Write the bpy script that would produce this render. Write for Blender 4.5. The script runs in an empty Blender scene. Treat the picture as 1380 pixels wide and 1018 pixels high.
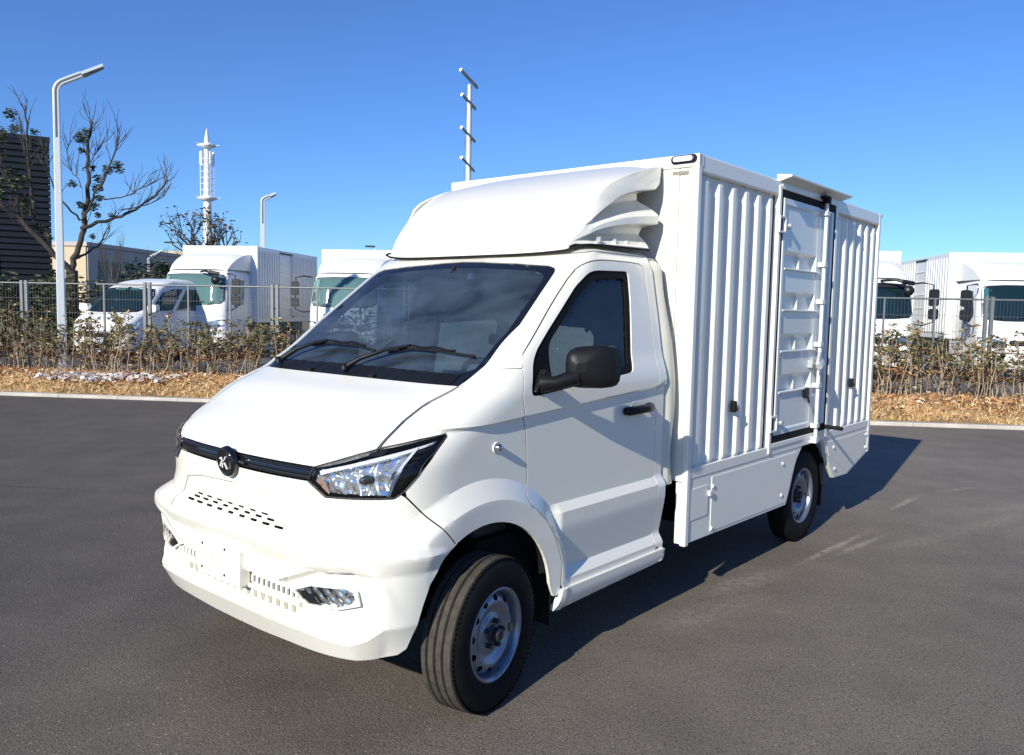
import bpy, bmesh, math, random
import numpy as np
from mathutils import Vector, Matrix
from mathutils.geometry import delaunay_2d_cdt
random.seed(7); rng = np.random.default_rng(7)
SC = bpy.context.scene
COL = SC.collection
PI = math.pi

# ------------------------------------------------------------------ camera, sky, sun, exposure
cam_d = bpy.data.cameras.new('camera'); cam = bpy.data.objects.new('camera', cam_d); COL.objects.link(cam)
cam_d.sensor_fit = 'HORIZONTAL'; cam_d.sensor_width = 36.0; cam_d.lens = 36.0*1097.0/1380.0
cam_d.clip_start = .05; cam_d.clip_end = 3000
PITCH, ROLL, EYE = .0820, .0202, 1.5207
fw = np.array([0, math.cos(PITCH), -math.sin(PITCH)]); rt = np.array([1., 0, 0]); up = np.cross(rt, fw)
r2 = math.cos(ROLL)*rt + math.sin(ROLL)*up; u2 = -math.sin(ROLL)*rt + math.cos(ROLL)*up
cam.matrix_world = Matrix(((r2[0], u2[0], -fw[0], 0), (r2[1], u2[1], -fw[1], 0), (r2[2], u2[2], -fw[2], EYE), (0, 0, 0, 1)))
SC.camera = cam
SUN_AZ, SUN_EL = math.radians(238.2), math.radians(27.3)      # azimuth counted from +X towards +Y
sd = Vector((math.cos(SUN_AZ)*math.cos(SUN_EL), math.sin(SUN_AZ)*math.cos(SUN_EL), math.sin(SUN_EL)))
world = bpy.data.worlds.new('World'); SC.world = world; world.use_nodes = True
wn, wl = world.node_tree.nodes, world.node_tree.links
sky = wn.new('ShaderNodeTexSky'); sky.sky_type = 'NISHITA'; sky.sun_disc = False
sky.sun_elevation = SUN_EL; sky.sun_rotation = math.radians(90) - SUN_AZ
sky.air_density = 1.0; sky.dust_density = 0.0; sky.ozone_density = 1.0; sky.altitude = 0
hs = wn.new('ShaderNodeMix'); hs.data_type = 'RGBA'; hs.blend_type = 'MULTIPLY'; hs.inputs[0].default_value = 1; hs.inputs[7].default_value = (.47, .80, 1.40, 1)   # a clear deep blue winter sky
wl.new(sky.outputs[0], hs.inputs[6]); wl.new(hs.outputs[2], wn['Background'].inputs['Color'])
wn['Background'].inputs['Strength'].default_value = .088
sl = bpy.data.lights.new('sun', 'SUN'); sl.energy = 5.0; sl.angle = math.radians(.5); sl.color = (1.0, .95, .83)
so = bpy.data.objects.new('sun', sl); COL.objects.link(so); so.rotation_euler = sd.to_track_quat('Z', 'Y').to_euler(); so.location = (0, 0, 60)
SC.view_settings.view_transform = 'Standard'; SC.view_settings.look = 'None'
SC.view_settings.exposure = 0.30; SC.view_settings.gamma = 1.0; SC.view_settings.use_curve_mapping = False

# ------------------------------------------------------------------ materials
def mat(name, base, rough=.5, metal=0., coat=0., var=0., vscale=8., bump=0., bscale=60., ior=None, alpha=None, rand=0., trans=0., coatr=.04):
    m = bpy.data.materials.new(name); m.use_nodes = True; N, L = m.node_tree.nodes, m.node_tree.links; p = N['Principled BSDF']
    p.inputs['Base Color'].default_value = (*base, 1); p.inputs['Roughness'].default_value = rough; p.inputs['Metallic'].default_value = metal
    p.inputs['Coat Weight'].default_value = coat; p.inputs['Coat Roughness'].default_value = coatr
    if ior: p.inputs['IOR'].default_value = ior
    if trans: p.inputs['Transmission Weight'].default_value = trans
    tc = N.new('ShaderNodeTexCoord')
    src = None
    if var:
        n = N.new('ShaderNodeTexNoise'); n.inputs['Scale'].default_value = vscale; n.inputs['Detail'].default_value = 6; L.new(tc.outputs['Object'], n.inputs['Vector'])
        r = N.new('ShaderNodeMapRange'); r.inputs[1].default_value = .3; r.inputs[2].default_value = .7; r.inputs[3].default_value = 1-var; r.inputs[4].default_value = 1+var
        L.new(n.outputs['Fac'], r.inputs[0])
        mx = N.new('ShaderNodeMix'); mx.data_type = 'RGBA'; mx.blend_type = 'MULTIPLY'; mx.inputs[0].default_value = 1
        mx.inputs[6].default_value = (*base, 1); L.new(r.outputs[0], mx.inputs[7]); src = mx.outputs[2]
    if rand:
        oi = N.new('ShaderNodeObjectInfo'); h = N.new('ShaderNodeHueSaturation')
        r = N.new('ShaderNodeMapRange'); r.inputs[3].default_value = 1-rand; r.inputs[4].default_value = 1+rand; L.new(oi.outputs['Random'], r.inputs[0])
        if src: L.new(src, h.inputs['Color'])
        else: h.inputs['Color'].default_value = (*base, 1)
        L.new(r.outputs[0], h.inputs['Value']); src = h.outputs[0]
    if src: L.new(src, p.inputs['Base Color'])
    if bump:
        n = N.new('ShaderNodeTexNoise'); n.inputs['Scale'].default_value = bscale; n.inputs['Detail'].default_value = 4; L.new(tc.outputs['Object'], n.inputs['Vector'])
        b = N.new('ShaderNodeBump'); b.inputs['Strength'].default_value = bump; b.inputs['Distance'].default_value = .01
        L.new(n.outputs['Fac'], b.inputs['Height']); L.new(b.outputs[0], p.inputs['Normal'])
    return m
PAINT = mat('cab_paint', (.80, .775, .685), .30, coat=.6, var=.015, vscale=3, bump=.012, bscale=5)
BOXP = mat('box_paint', (.80, .78, .70), .38, coat=.35, var=.03, vscale=2.5, bump=.03, bscale=6)
DOORP = mat('box_door_paint', (.66, .69, .68), .4, coat=.3, var=.04, vscale=3, bump=.05, bscale=7)
CREAM = mat('cream_plastic', (.70, .67, .56), .5, var=.05)
BLACK = mat('black_plastic', (.009, .009, .010), .42, var=.2, bump=.1, bscale=220)
GLOSSB = mat('gloss_black_trim', (.008, .008, .010), .12, coat=.5)
RUBBER = mat('black_rubber', (.010, .010, .010), .75, var=.3, vscale=20)
UNDER = mat('underbody_black', (.006, .006, .006), .9)
TYRE = mat('tyre_rubber', (.0045, .0045, .0045), .78, var=.35, vscale=14, bump=.25, bscale=160)
TREAD = mat('tyre_tread_dusty', (.060, .053, .043), .85, var=.3, vscale=30, bump=.4, bscale=190)
STEEL = mat('wheel_steel', (.24, .27, .33), .34, metal=.7, var=.18, vscale=11, bump=.1, bscale=60)
DARKMETAL = mat('dark_hub_metal', (.05, .05, .055), .5, metal=.6, var=.3)
CHROME = mat('chrome_reflector', (.88, .9, .92), .08, metal=1.0)
ZINC = mat('zinc_hardware', (.62, .64, .64), .4, metal=.7, var=.1)
HARDW = mat('painted_hardware', (.70, .70, .67), .4, coat=.2)
AMBER = mat('amber_reflector', (.45, .14, .04), .25, coat=.5)
BRASS = mat('wheel_tape', (.28, .15, .05), .6)
DIMCHR = mat('grey_reflector', (.50, .53, .56), .16, metal=1.0)
REFL = mat('lamp_bowl_silver', (.80, .84, .88), .14, metal=.85)
CLEARW = mat('milky_lens', (.62, .64, .66), .15, coat=.8)
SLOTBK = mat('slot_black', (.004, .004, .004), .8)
DASH = mat('dashboard_grey', (.035, .037, .04), .6, var=.2)
SEATM = mat('seat_cloth', (.06, .065, .075), .85, var=.25, vscale=20)
BEIGE = mat('headliner_cloth', (.30, .31, .30), .85, var=.1)
WRAP = mat('clear_wrap_film', (.35, .37, .38), .15, coat=.8, bump=1.0, bscale=25)
def glass(name, tint, haze, hazecol=(.30, .36, .40), rough=.02, streak=0, ior=1.75):
    """thin pane: transparent with a fresnel gloss and a film of dust"""
    m = bpy.data.materials.new(name); m.use_nodes = True; N, L = m.node_tree.nodes, m.node_tree.links
    out = N['Material Output']; N.remove(N['Principled BSDF'])
    t = N.new('ShaderNodeBsdfTransparent'); t.inputs[0].default_value = (*tint, 1)
    g = N.new('ShaderNodeBsdfGlossy'); g.inputs['Roughness'].default_value = rough
    d = N.new('ShaderNodeBsdfDiffuse'); d.inputs[0].default_value = (*hazecol, 1)
    f = N.new('ShaderNodeFresnel'); f.inputs[0].default_value = ior
    m1 = N.new('ShaderNodeMixShader'); m2 = N.new('ShaderNodeMixShader')
    if streak:
        tc = N.new('ShaderNodeTexCoord'); mp = N.new('ShaderNodeMapping'); mp.inputs['Scale'].default_value = (2.2, 2.2, 5); mp.inputs['Rotation'].default_value = (.9, .3, .2)
        n = N.new('ShaderNodeTexNoise'); n.inputs['Scale'].default_value = 1.5; n.inputs['Detail'].default_value = 7; n.inputs['Distortion'].default_value = .6
        L.new(tc.outputs['Object'], mp.inputs[0]); L.new(mp.outputs[0], n.inputs['Vector'])
        r = N.new('ShaderNodeMapRange'); r.inputs[1].default_value = .38; r.inputs[2].default_value = .68; r.inputs[3].default_value = haze*(1-streak); r.inputs[4].default_value = haze*(1+streak)
        L.new(n.outputs['Fac'], r.inputs[0]); L.new(r.outputs[0], m1.inputs[0])
    else: m1.inputs[0].default_value = haze
    L.new(t.outputs[0], m1.inputs[1]); L.new(d.outputs[0], m1.inputs[2])
    L.new(f.outputs[0], m2.inputs[0]); L.new(m1.outputs[0], m2.inputs[1]); L.new(g.outputs[0], m2.inputs[2])
    L.new(m2.outputs[0], out.inputs[0]); return m
WSGLASS = glass('windscreen_glass', (.32, .40, .47), .13, (.24, .33, .43), streak=.5)
WINGLASS = glass('door_glass', (.50, .56, .58), .035, streak=.5, ior=1.45)
LENS = glass('headlamp_lens', (.97, .98, 1.), .01, ior=1.45)
TRUCKGLASS = glass('green_truck_glass', (.42, .62, .60), .30, (.24, .44, .43))
DARKGLASS = glass('dark_truck_glass', (.20, .38, .40), .12, (.05, .14, .16))

for m_ in (TYRE, TREAD, BLACK, UNDER, RUBBER): m_.node_tree.nodes['Principled BSDF'].inputs['Specular IOR Level'].default_value = .22
# ------------------------------------------------------------------ mesh helpers
def tag(o, label=None, cat=None, group=None, kind=None):
    if label: o['label'] = label
    if cat: o['category'] = cat
    if group: o['group'] = group
    if kind: o['kind'] = kind
    return o
def link(name, me, parent=None):
    o = bpy.data.objects.new(name, me); COL.objects.link(o)
    if parent is not None: o.parent = parent
    return o
def empty(name, loc=(0, 0, 0), rz=0., label=None, cat=None, group=None):
    o = bpy.data.objects.new(name, None); COL.objects.link(o); o.location = loc; o.rotation_euler = (0, 0, rz); o.empty_display_size = .2
    return tag(o, label, cat, group)
class MB:
    """collects geometry for one mesh object"""
    def __init__(s): s.v = []; s.f = []; s.m = []; s.sm = []; s.n = 0
    def add(s, v, f, mi=0, smooth=False):
        v = np.asarray(v, float).reshape(-1, 3); s.v.append(v); n = s.n
        s.f += [tuple(int(i)+n for i in q) for q in f]; s.m += [mi]*len(f); s.sm += [smooth]*len(f); s.n += len(v); return s
    def box(s, lo, hi, mi=0, M=None):
        (a, b, c), (d, e, g) = lo, hi
        v = [(x, y, z) for x in (a, d) for y in (b, e) for z in (c, g)]
        if M is not None: v = [M @ Vector(q) for q in v]
        return s.add([tuple(q) for q in v], [(0, 1, 3, 2), (4, 6, 7, 5), (0, 4, 5, 1), (2, 3, 7, 6), (0, 2, 6, 4), (1, 5, 7, 3)], mi)
    def cbox(s, c, d, mi=0, rz=0, bev=0):
        M = Matrix.Translation(c) @ Matrix.Rotation(rz, 4, 'Z'); h = [q/2 for q in d]
        return s.box([-q for q in h], h, mi, M)
    def rbox(s, lo, hi, r, axis=1, mi=0, seg=4, smooth=False):
        """box with its four edges along axis rounded"""
        a, b = [i for i in range(3) if i != axis]; pts = []
        for (sx, sy, t0) in ((1, 1, 0), (-1, 1, 90), (-1, -1, 180), (1, -1, 270)):
            cx = hi[a]-r if sx > 0 else lo[a]+r; cy = hi[b]-r if sy > 0 else lo[b]+r
            for k in range(seg+1):
                t = math.radians(t0+90*k/seg); pts.append((cx+r*math.cos(t), cy+r*math.sin(t)))
        n = len(pts); v = []
        for w in (lo[axis], hi[axis]):
            for p in pts:
                q = [0, 0, 0]; q[a], q[b], q[axis] = p[0], p[1], w; v.append(q)
        s.add(v, [(i, (i+1) % n, n+(i+1) % n, n+i) for i in range(n)], mi, smooth)
        s.add(v[:n], [tuple(range(n))], mi); s.add(v[n:], [tuple(range(n))], mi); return s
    def tube(s, pts, r, seg=8, mi=0, cap=True, smooth=True):
        P = [Vector(p) for p in pts]; R = r if hasattr(r, '__len__') else [r]*len(P); v = []; prev = None
        for i, p in enumerate(P):
            d = (P[min(i+1, len(P)-1)]-P[max(i-1, 0)])
            d = d.normalized() if d.length > 1e-9 else Vector((0, 0, 1))
            if prev is None: a = d.orthogonal().normalized()
            else:
                a = prev-d*prev.dot(d); a = a.normalized() if a.length > 1e-6 else d.orthogonal().normalized()
            prev = a; b = d.cross(a)
            for k in range(seg):
                t = 2*PI*k/seg; v.append(tuple(p+(a*math.cos(t)+b*math.sin(t))*R[i]))
        f = [(i*seg+k, i*seg+(k+1) % seg, (i+1)*seg+(k+1) % seg, (i+1)*seg+k) for i in range(len(P)-1) for k in range(seg)]
        s.add(v, f, mi, smooth)
        if cap: s.add([v[k] for k in range(seg)], [tuple(range(seg))[::-1]], mi); s.add(v[-seg:], [tuple(range(seg))], mi)
        return s
    def lathe(s, prof, c, axis=1, seg=32, mi=0, smooth=True, sgn=1):
        """prof: (radius, offset along axis)"""
        a, b = [i for i in range(3) if i != axis]; v = []
        for (r, w) in prof:
            for k in range(seg):
                t = 2*PI*k/seg; q = [0, 0, 0]; q[a] = c[a]+r*math.cos(t); q[b] = c[b]+r*math.sin(t); q[axis] = c[axis]+sgn*w; v.append(q)
        f = [(i*seg+k, i*seg+(k+1) % seg, (i+1)*seg+(k+1) % seg, (i+1)*seg+k) for i in range(len(prof)-1) for k in range(seg)]
        return s.add(v, f, mi, smooth)
    def prism(s, pts, lo, hi, axis=1, mi=0):
        """polygon pts in the plane of the other two axes, extruded along axis"""
        a, b = [i for i in range(3) if i != axis]; v = []; n = len(pts)
        for w in (lo, hi):
            for p in pts:
                q = [0, 0, 0]; q[a], q[b], q[axis] = p[0], p[1], w; v.append(q)
        s.add(v, [(i, (i+1) % n, n+(i+1) % n, n+i) for i in range(n)]+[tuple(range(n))[::-1], tuple(range(n, 2*n))], mi); return s
    def mirror(s):
        for i, v in enumerate(s.v): v = v.copy(); v[:, 1] *= -1; s.v[i] = v
        s.f = [q[::-1] for q in s.f]; return s
    def mesh(s, name, mats, fix=True):
        me = bpy.data.meshes.new(name); me.from_pydata(np.concatenate(s.v).tolist(), [], s.f)
        for m in (mats if isinstance(mats, (list, tuple)) else [mats]): me.materials.append(m)
        me.polygons.foreach_set('material_index', s.m); me.polygons.foreach_set('use_smooth', s.sm)
        if fix:
            bm = bmesh.new(); bm.from_mesh(me); bmesh.ops.recalc_face_normals(bm, faces=bm.faces); bm.to_mesh(me); bm.free()
        me.update(); return me
    def build(s, name, mats, parent=None, fix=True, bevel=0): 
        o = link(name, s.mesh(name, mats, fix), parent)
        if bevel:
            b = o.modifiers.new('bevel', 'BEVEL'); b.width = bevel; b.segments = 2; b.limit_method = 'ANGLE'; b.angle_limit = math.radians(40)
            b.harden_normals = False
        return o

# ------------------------------------------------------------------ cab surface: u = degrees round the nose, then cm back along the flank; v = height
def _tab(k,v,sig=.014):
    g=np.arange(0,2.2001,.002);y=np.interp(g,k,v);r=int(4*sig/.002)
    t=np.arange(-r,r+1)*.002;ke=np.exp(-t*t/2/sig/sig);ke/=ke.sum()
    return np.convolve(np.pad(y,r,mode='edge'),ke,'valid')
_G=np.arange(0,2.2001,.002)
XC=_tab([.25,.45,.70,.93,.975,1.04,1.106,1.16,1.215,1.25,1.743,1.775,1.83,1.95],[.55,.56,.555,.568,.555,.45,.31,.17,.005,-.04,-.668,-.72,-1.00,-1.05])
WW=_tab([.25,.6,1.1,1.2,1.3,1.5,1.70,1.765,1.80,1.84,1.95],[.78,.80,.80,.797,.785,.752,.715,.70,.665,.46,.02])
ZZ=_tab([.0,1.765,1.80,1.84,1.95,2.2],[0,1.765,1.822,1.840,1.845,1.846])
AA=_tab([.25,1.0,1.2,1.4,1.75,1.83,1.95],[.45,.45,.38,.30,.28,.05,.02],.03)
NN=_tab([.25,.65,.78,1.0,1.1,1.22,1.95],[4.2,4.0,2.9,2.9,3.3,5,5],.03)
def sst(a,b,x):
    t=np.clip((x-a)/(b-a),0,1);return t*t*(3-2*t)
def lin(a,b,x): return np.clip((x-a)/(b-a),0,1)
def base(u,v):
    """u: degrees, 0 = centre front, +-90 = start of side, beyond: 1 cm per unit"""
    u=np.asarray(u,float);v=np.asarray(v,float)
    s=np.sign(u)+(u==0);a=np.abs(u)
    xc,w,z,A,n=[np.interp(v,_G,T) for T in (XC,WW,ZZ,AA,NN)]
    th=np.radians(np.minimum(a,90))
    r=(np.abs(np.cos(th)/A)**n+np.abs(np.sin(th)/w)**n)**(-1/n)
    x=xc-A+r*np.cos(th)-np.maximum(a-90,0)/100
    return np.stack([x,s*r*np.sin(th),z],-1)
def crease(x): return 1.078+(.20-x)*.062
def disp(P):
    """outward offset in metres at base point"""
    x,y,z=P[...,0],np.abs(P[...,1]),P[...,2]
    side=sst(.10,-.05,x-.18*(0))                 # pure side weight
    zc=crease(x)
    d=(.015*sst(-.005,.004,z-zc)*sst(1.34,1.22,z)-.011*np.exp(-((z-zc+.006)/.0045)**2))*lin(.30,.16,x)   # shoulder above the crease
    # door: ledges
    dd=.028*lin(.718,.682,z)-.022*lin(.62,.43,z)+.030*lin(.428,.388,z)
    d=d+dd*lin(-.40,-.46,x)
    # wheel flare
    R=np.hypot(x-.0,z-.31)
    fl=.042*lin(.575,.50,R)-.006*lin(.49,.41,R)
    fl=fl*(z>.1)*lin(.42,.30,x)
    d=np.where(x>-.62,np.maximum(d,fl),d)
    # bumper
    zt=.70+0*x
    bp=.060*lin(.730,.668,z)-.022*lin(.66,.61,z)
    bp=bp*lin(.05,.30,x)
    d=np.maximum(d,bp) if True else d
    return d
def surf(u,v,off=0,extra=None):
    P=base(u,v);e=1e-3
    u=np.asarray(u,float);v=np.asarray(v,float)
    du=base(u+e*20,v)-base(u-e*20,v);dv=base(u,v+e)-base(u,v-e)
    N=np.cross(du,dv);N/=np.linalg.norm(N,axis=-1,keepdims=True)+1e-12
    d=disp(P)
    if extra is not None:d=d+extra(P)
    d=d+off
    return P+N*d[...,None]
def s2u(x, v):
    """(x, v) on the flank -> u (front part solved on the super-ellipse)"""
    x = np.asarray(x, float); v = np.asarray(v, float)
    xc, w, A, n = [np.interp(v, _G, T) for T in (XC, WW, AA, NN)]
    q = (x-(xc-A))/A; side = q <= 0; qq = np.clip(q, 0, .999)
    y = w*(1-qq**n)**(1/n)
    th = np.degrees(np.arctan2(y, qq*A))
    return np.where(side, 90-q*A*100, th)
def dense(P, h, closed=True):
    P = [np.array(p, float) for p in P]; out = []
    for i in range(len(P) if closed else len(P)-1):
        a, b = P[i], P[(i+1) % len(P)]; n = max(1, int(np.ceil(np.linalg.norm(b-a)/h)))
        out += [a+(b-a)*k/n for k in range(n)]
    if not closed: out.append(P[-1])
    return np.array(out)
def chaikin(P, it=2, closed=True):
    P = np.array(P, float)
    for _ in range(it):
        if closed: Q = np.roll(P, -1, 0); P = np.stack([P*.75+Q*.25, P*.25+Q*.75], 1).reshape(-1, P.shape[1])
        else: m = np.stack([P[:-1]*.75+P[1:]*.25, P[:-1]*.25+P[1:]*.75], 1).reshape(-1, P.shape[1]); P = np.vstack([P[:1], m, P[-1:]])
    return P
def rounded(P, r, n=5):
    P = [np.array(p, float) for p in P]; out = []
    for i, p in enumerate(P):
        a, b = P[i-1], P[(i+1) % len(P)]; la, lb = np.linalg.norm(a-p), np.linalg.norm(b-p); q0 = p+(a-p)*min(r/la, .48); q1 = p+(b-p)*min(r/lb, .48)
        out += [tuple(q0*(1-t)**2+2*p*t*(1-t)+q1*t*t) for t in np.linspace(0, 1, n)]
    return out
def inpoly(p, poly):
    x, y = p[:, 0], p[:, 1]; c = np.zeros(len(p), bool); n = len(poly); j = n-1
    for i in range(n):
        xi, yi = poly[i]; xj, yj = poly[j]
        if yi != yj:
            c ^= ((yi > y) != (yj > y)) & (x < (xj-xi)*(y-yi)/(yj-yi)+xi)
        j = i
    return c
def cdt(poly, holes, h, gx=None):
    """triangulate a 2D outline with holes at spacing h -> points, triangles, loops"""
    loops = [dense(poly, h)]+[dense(q, h) for q in holes]
    b = np.vstack(loops); lo, hi = b.min(0), b.max(0)
    g = np.stack(np.meshgrid(np.arange(lo[0]+h/2, hi[0], h), np.arange(lo[1]+h/2, hi[1], h)), -1).reshape(-1, 2)
    if gx is not None and len(gx):
        gx = np.asarray(gx, float); kp = np.ones(len(g), bool)
        for k in range(0, len(g), 3000): kp[k:k+3000] = ((g[k:k+3000, None, :]-gx[None])**2).sum(-1).min(1) > (.62*h)**2
        g = np.vstack([g[kp], gx])
    m = inpoly(g, loops[0])
    for q in loops[1:]: m &= ~inpoly(g, q)
    g = g[m]
    keep = np.ones(len(g), bool)
    for k in range(0, len(g), 4000):
        d = ((g[k:k+4000, None, :]-b[None])**2).sum(-1).min(1); keep[k:k+4000] = d > (.55*h)**2
    g = g[keep]
    edges = []; n = 0
    for q in loops: edges += [(n+i, n+(i+1) % len(q)) for i in range(len(q))]; n += len(q)
    V, E, F, *_ = delaunay_2d_cdt([Vector(p) for p in np.vstack([b, g])], edges, [], 0, 1e-7)
    V = np.array([tuple(v) for v in V]); F = np.array([f for f in F if len(f) == 3]); c = V[F].mean(1)
    m = inpoly(c, loops[0])
    for q in loops[1:]: m &= ~inpoly(c, q)
    F = F[m]; a = V[F]
    ar = np.cross(a[:, 1]-a[:, 0], a[:, 2]-a[:, 0]); F = F[np.abs(ar) > 1e-10]
    used = np.unique(F); ren = -np.ones(len(V), int); ren[used] = np.arange(len(used))
    return V[used], ren[F]
def panel(name, poly, material, parent, chart='side', holes=(), h=.016, off=0., fold=.012, extra=None, sgn=1, ext=None, mb=None, build=True, sharp=0):
    """a sheet of the cab surface cut to an outline given in the side chart (x, v) or the front chart (u/100, v)"""
    V, F = cdt(poly, holes, h, ext)
    u = s2u(V[:, 0], V[:, 1]) if chart == 'side' else V[:, 0]*100
    P = surf(u, V[:, 1], off, extra)
    mb = mb or MB(); a = P[F]; N = np.cross(a[:, 1]-a[:, 0], a[:, 2]-a[:, 0])
    ctr = np.array([-.4, 0, .9]); flip = (np.einsum('ij,ij->i', N, a.mean(1)-ctr) < 0).sum() > len(F)/2
    F2 = F[:, ::-1] if flip else F
    mb.add(P, F2, 0, True)
    if fold:
        e = {}
        for f in F:
            for i in range(3):
                k = (int(f[i]), int(f[(i+1) % 3])); kk = (min(k), max(k)); e[kk] = e.get(kk, 0)+1
        bd = [k for k, c in e.items() if c == 1]; Q = surf(u, V[:, 1], off-fold, extra)
        Q[:, 0] -= 0
        for i, j in bd: mb.add([P[i], P[j], Q[j], Q[i]], [(0, 1, 2, 3)], 0, False)
    if sgn < 0: mb.mirror()
    if not build: return mb
    o = mb.build(name, material, parent, fix=False)
    if sharp: o.data.set_sharp_from_angle(angle=math.radians(sharp))
    return o
def ribbon(name, pts, width, off, material, parent, chart='side', sgn=1, mb=None, build=True):
    Q = dense(pts, .02, False); T = np.gradient(Q, axis=0); T /= np.linalg.norm(T, axis=1, keepdims=True)+1e-9
    n = np.stack([-T[:, 1], T[:, 0]], 1)*width/2; mb = mb or MB(); rows = []
    for k in (-1, 1):
        S = Q+n*k; u = s2u(S[:, 0], S[:, 1]) if chart == 'side' else S[:, 0]*100; rows.append(surf(u, S[:, 1], off))
    m = len(Q); mb.add(np.vstack(rows), [(i, i+1, m+i+1, m+i) for i in range(m-1)], 0, True)
    if sgn < 0: mb.mirror()
    return mb.build(name, material, parent) if build else mb

# ------------------------------------------------------------------ the box truck, in its own frame: x forward from the front axle, y to its left, z up
truck = empty('box_truck', (-.7089, 3.5325, 0), math.radians(229.51),
              'large white box truck with black mirrors and roof wind deflector, nearest on the open asphalt', 'truck')
HOODG = [(.395, 1.012), (.38, 1.028), (.315, 1.069), (.24, 1.109), (.12, 1.162), (-.02, 1.217)]
hg = [(float(s2u(x, v))/100, v) for x, v in HOODG]
hg = [(.618, 1.012), (.617, 1.028), (.611, 1.069), (.609, 1.109), (.613, 1.162), (.628, 1.215)]
bart = [(.0, .956), (.20, .957), (.40, .958), (.487, .957)]
lampP = [(.476, .908), (.486, .957), (.539, .983), (.617, 1.026), (.691, 1.057), (.745, 1.072), (.752, 1.066), (.765, 1.021), (.762, .944), (.724, .888), (.702, .868), (.614, .862), (.528, .860)]
g = .0035
def mir(P): return [(-a, b) for a, b in P[::-1]]
# bonnet
hl = [(a, b+g) for a, b in bart]+[(.54, .983+g), (.612, 1.022+g)]+[(a-.005, b) for a, b in hg[1:]]
hl[-1] = (.623, 1.213)
panel('bonnet', mir(hl)[:-1]+hl, PAINT, truck, 'front', h=.014, fold=.02)
# front clip: fascia and bumper in one piece, cut out for lamps, slots and the wheel arch
seam = [(.716, .878), (.728, .866), (.791, .769), (.849, .679)]
arch_f = [(.83, .665), (.81, .647), (.788, .60), (.768, .561), (.753, .50), (.743, .45), (.730, .39), (.720, .335)]
REC = [(0, .530), (.15, .530), (.345, .537), (.51, .606), (.665, .624), (.71, .600), (.745, .437), (.70, .385), (.65, .362), (.41, .392), (0, .395)]
INS = [(0, .838), (.25, .828), (.40, .802), (.46, .70), (.43, .672), (0, .664)]
def polydist(py, pz, P, op=True):
    """signed distance to a mirrored outline, positive inside"""
    d = np.full(py.shape, 9.); n = len(P)
    for i in range(n-1):
        a, b = np.array(P[i]), np.array(P[i+1]); ab = b-a
        t = np.clip(((py-a[0])*ab[0]+(pz-a[1])*ab[1])/(ab@ab), 0, 1)
        d = np.minimum(d, np.hypot(py-a[0]-t*ab[0], pz-a[1]-t*ab[1]))
    full = np.array(P+[(-p[0], p[1]) for p in P[::-1]]); ins = inpoly(np.stack([py.ravel(), pz.ravel()], 1), full).reshape(py.shape)
    return np.where(ins, d, -d)
def clipdisp(P):
    y, z = np.abs(P[..., 1]), P[..., 2]; front = lin(.20, .42, P[..., 0])
    r = polydist(y, z, REC); i = polydist(y, z, INS)
    d = -.036*sst(.0, .014, r)
    d = d + .010*lin(0, .012, r)*lin(.475, .470, z)*lin(.455, .46, z)*0
    d = d - .012*lin(-.001, .006, i) - .006*np.exp(-((i-.004)/.0035)**2) + .006*np.exp(-((r+.020)/.010)**2)*lin(.46, .52, z)
    zc_ = .385+.045*lin(.66, .74, y)                       # chin: the skin tucks in below a crest
    d = d - .055*lin(0, .12, zc_-z)
    # sculpted crease in the corner of the bumper
    d = d + .012*np.exp(-((y-.775)/.02)**2)*0
    return d*front
low = [(.70, .312), (.64, .300), (.60, .298), (.386, .300), (.20, .290), (.0, .288)]
right = seam+arch_f+low
fl = [(a, b-g) for a, b in [(.0, .907), (.20, .907), (.40, .909), (.470, .909)]]
top_r = fl+[(.470, .903), (.524, .854), (.614, .857), (.700, .862)]
full = mir(right)[1:]+mir(top_r)[:]+top_r[1:]+right[0:]
# polygon order: start bottom centre -> right flank up -> top -> left flank down
R_ = top_r+right                                         # top centre to bottom centre, left-hand side of the truck
full = R_+[(-a, b) for a, b in R_[::-1]][1:-1]
slots = []
for (n, y0, dy, z) in ((7, -.285, .0795, .744), (8, -.312, .0775, .729), (9, -.341, .0800, .7145)):
    for k in range(n):
        y = y0+dy*k; th = math.degrees(math.atan2(y, .447)); w = 2.6/100
        slots.append([(th/100-w, z), (th/100-w+.004, z-.0042), (th/100+w-.004, z-.0042), (th/100+w, z), (th/100+w-.004, z+.0042), (th/100-w+.004, z+.0042)])
def arcs(x0, x1, front=False):
    out = []
    for R_ in (.575, .50, .49, .425):
        for t in np.arange(10, 172, 1.0):
            x, v = R_*math.cos(math.radians(t)), .31+R_*math.sin(math.radians(t))
            if x0 < x < x1: out.append((float(s2u(x, v))/100, v) if front else (x, v))
    return out
ex = [(s*a, v) for s in (1, -1) for a, v in arcs(.12, .50, True)]
for zz in (.730, .668, .66, .61): ex += [(a, zz) for a in np.arange(-.70, .70, .009)]
def y2u(y, v):
    w, A, n = [float(np.interp(v, _G, T)) for T in (WW, AA, NN)]; q = min(abs(y)/w, .9999); return math.copysign(math.degrees(math.atan2(abs(y), A*(1-q**n)**(1/n))), y)/100
for PL, offs in ((INS, (-.002, .002, .007)), (REC, (-.001, .008, .016))):
    D_ = dense(PL, .006, False); T_ = np.gradient(D_, axis=0); T_ /= np.linalg.norm(T_, axis=1, keepdims=True); Nn = np.stack([T_[:, 1], -T_[:, 0]], 1)
    for o_ in offs:
        for p_ in D_+Nn*o_:
            if p_[0] > 0: ex += [(y2u(p_[0], p_[1]), p_[1]), (-y2u(p_[0], p_[1]), p_[1])]
for a in np.arange(-.74, .74, .009): yy_ = abs(float(base(a*100, .40)[1])); ex.append((a, .385+.045*float(lin(.66, .74, yy_))))
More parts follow.
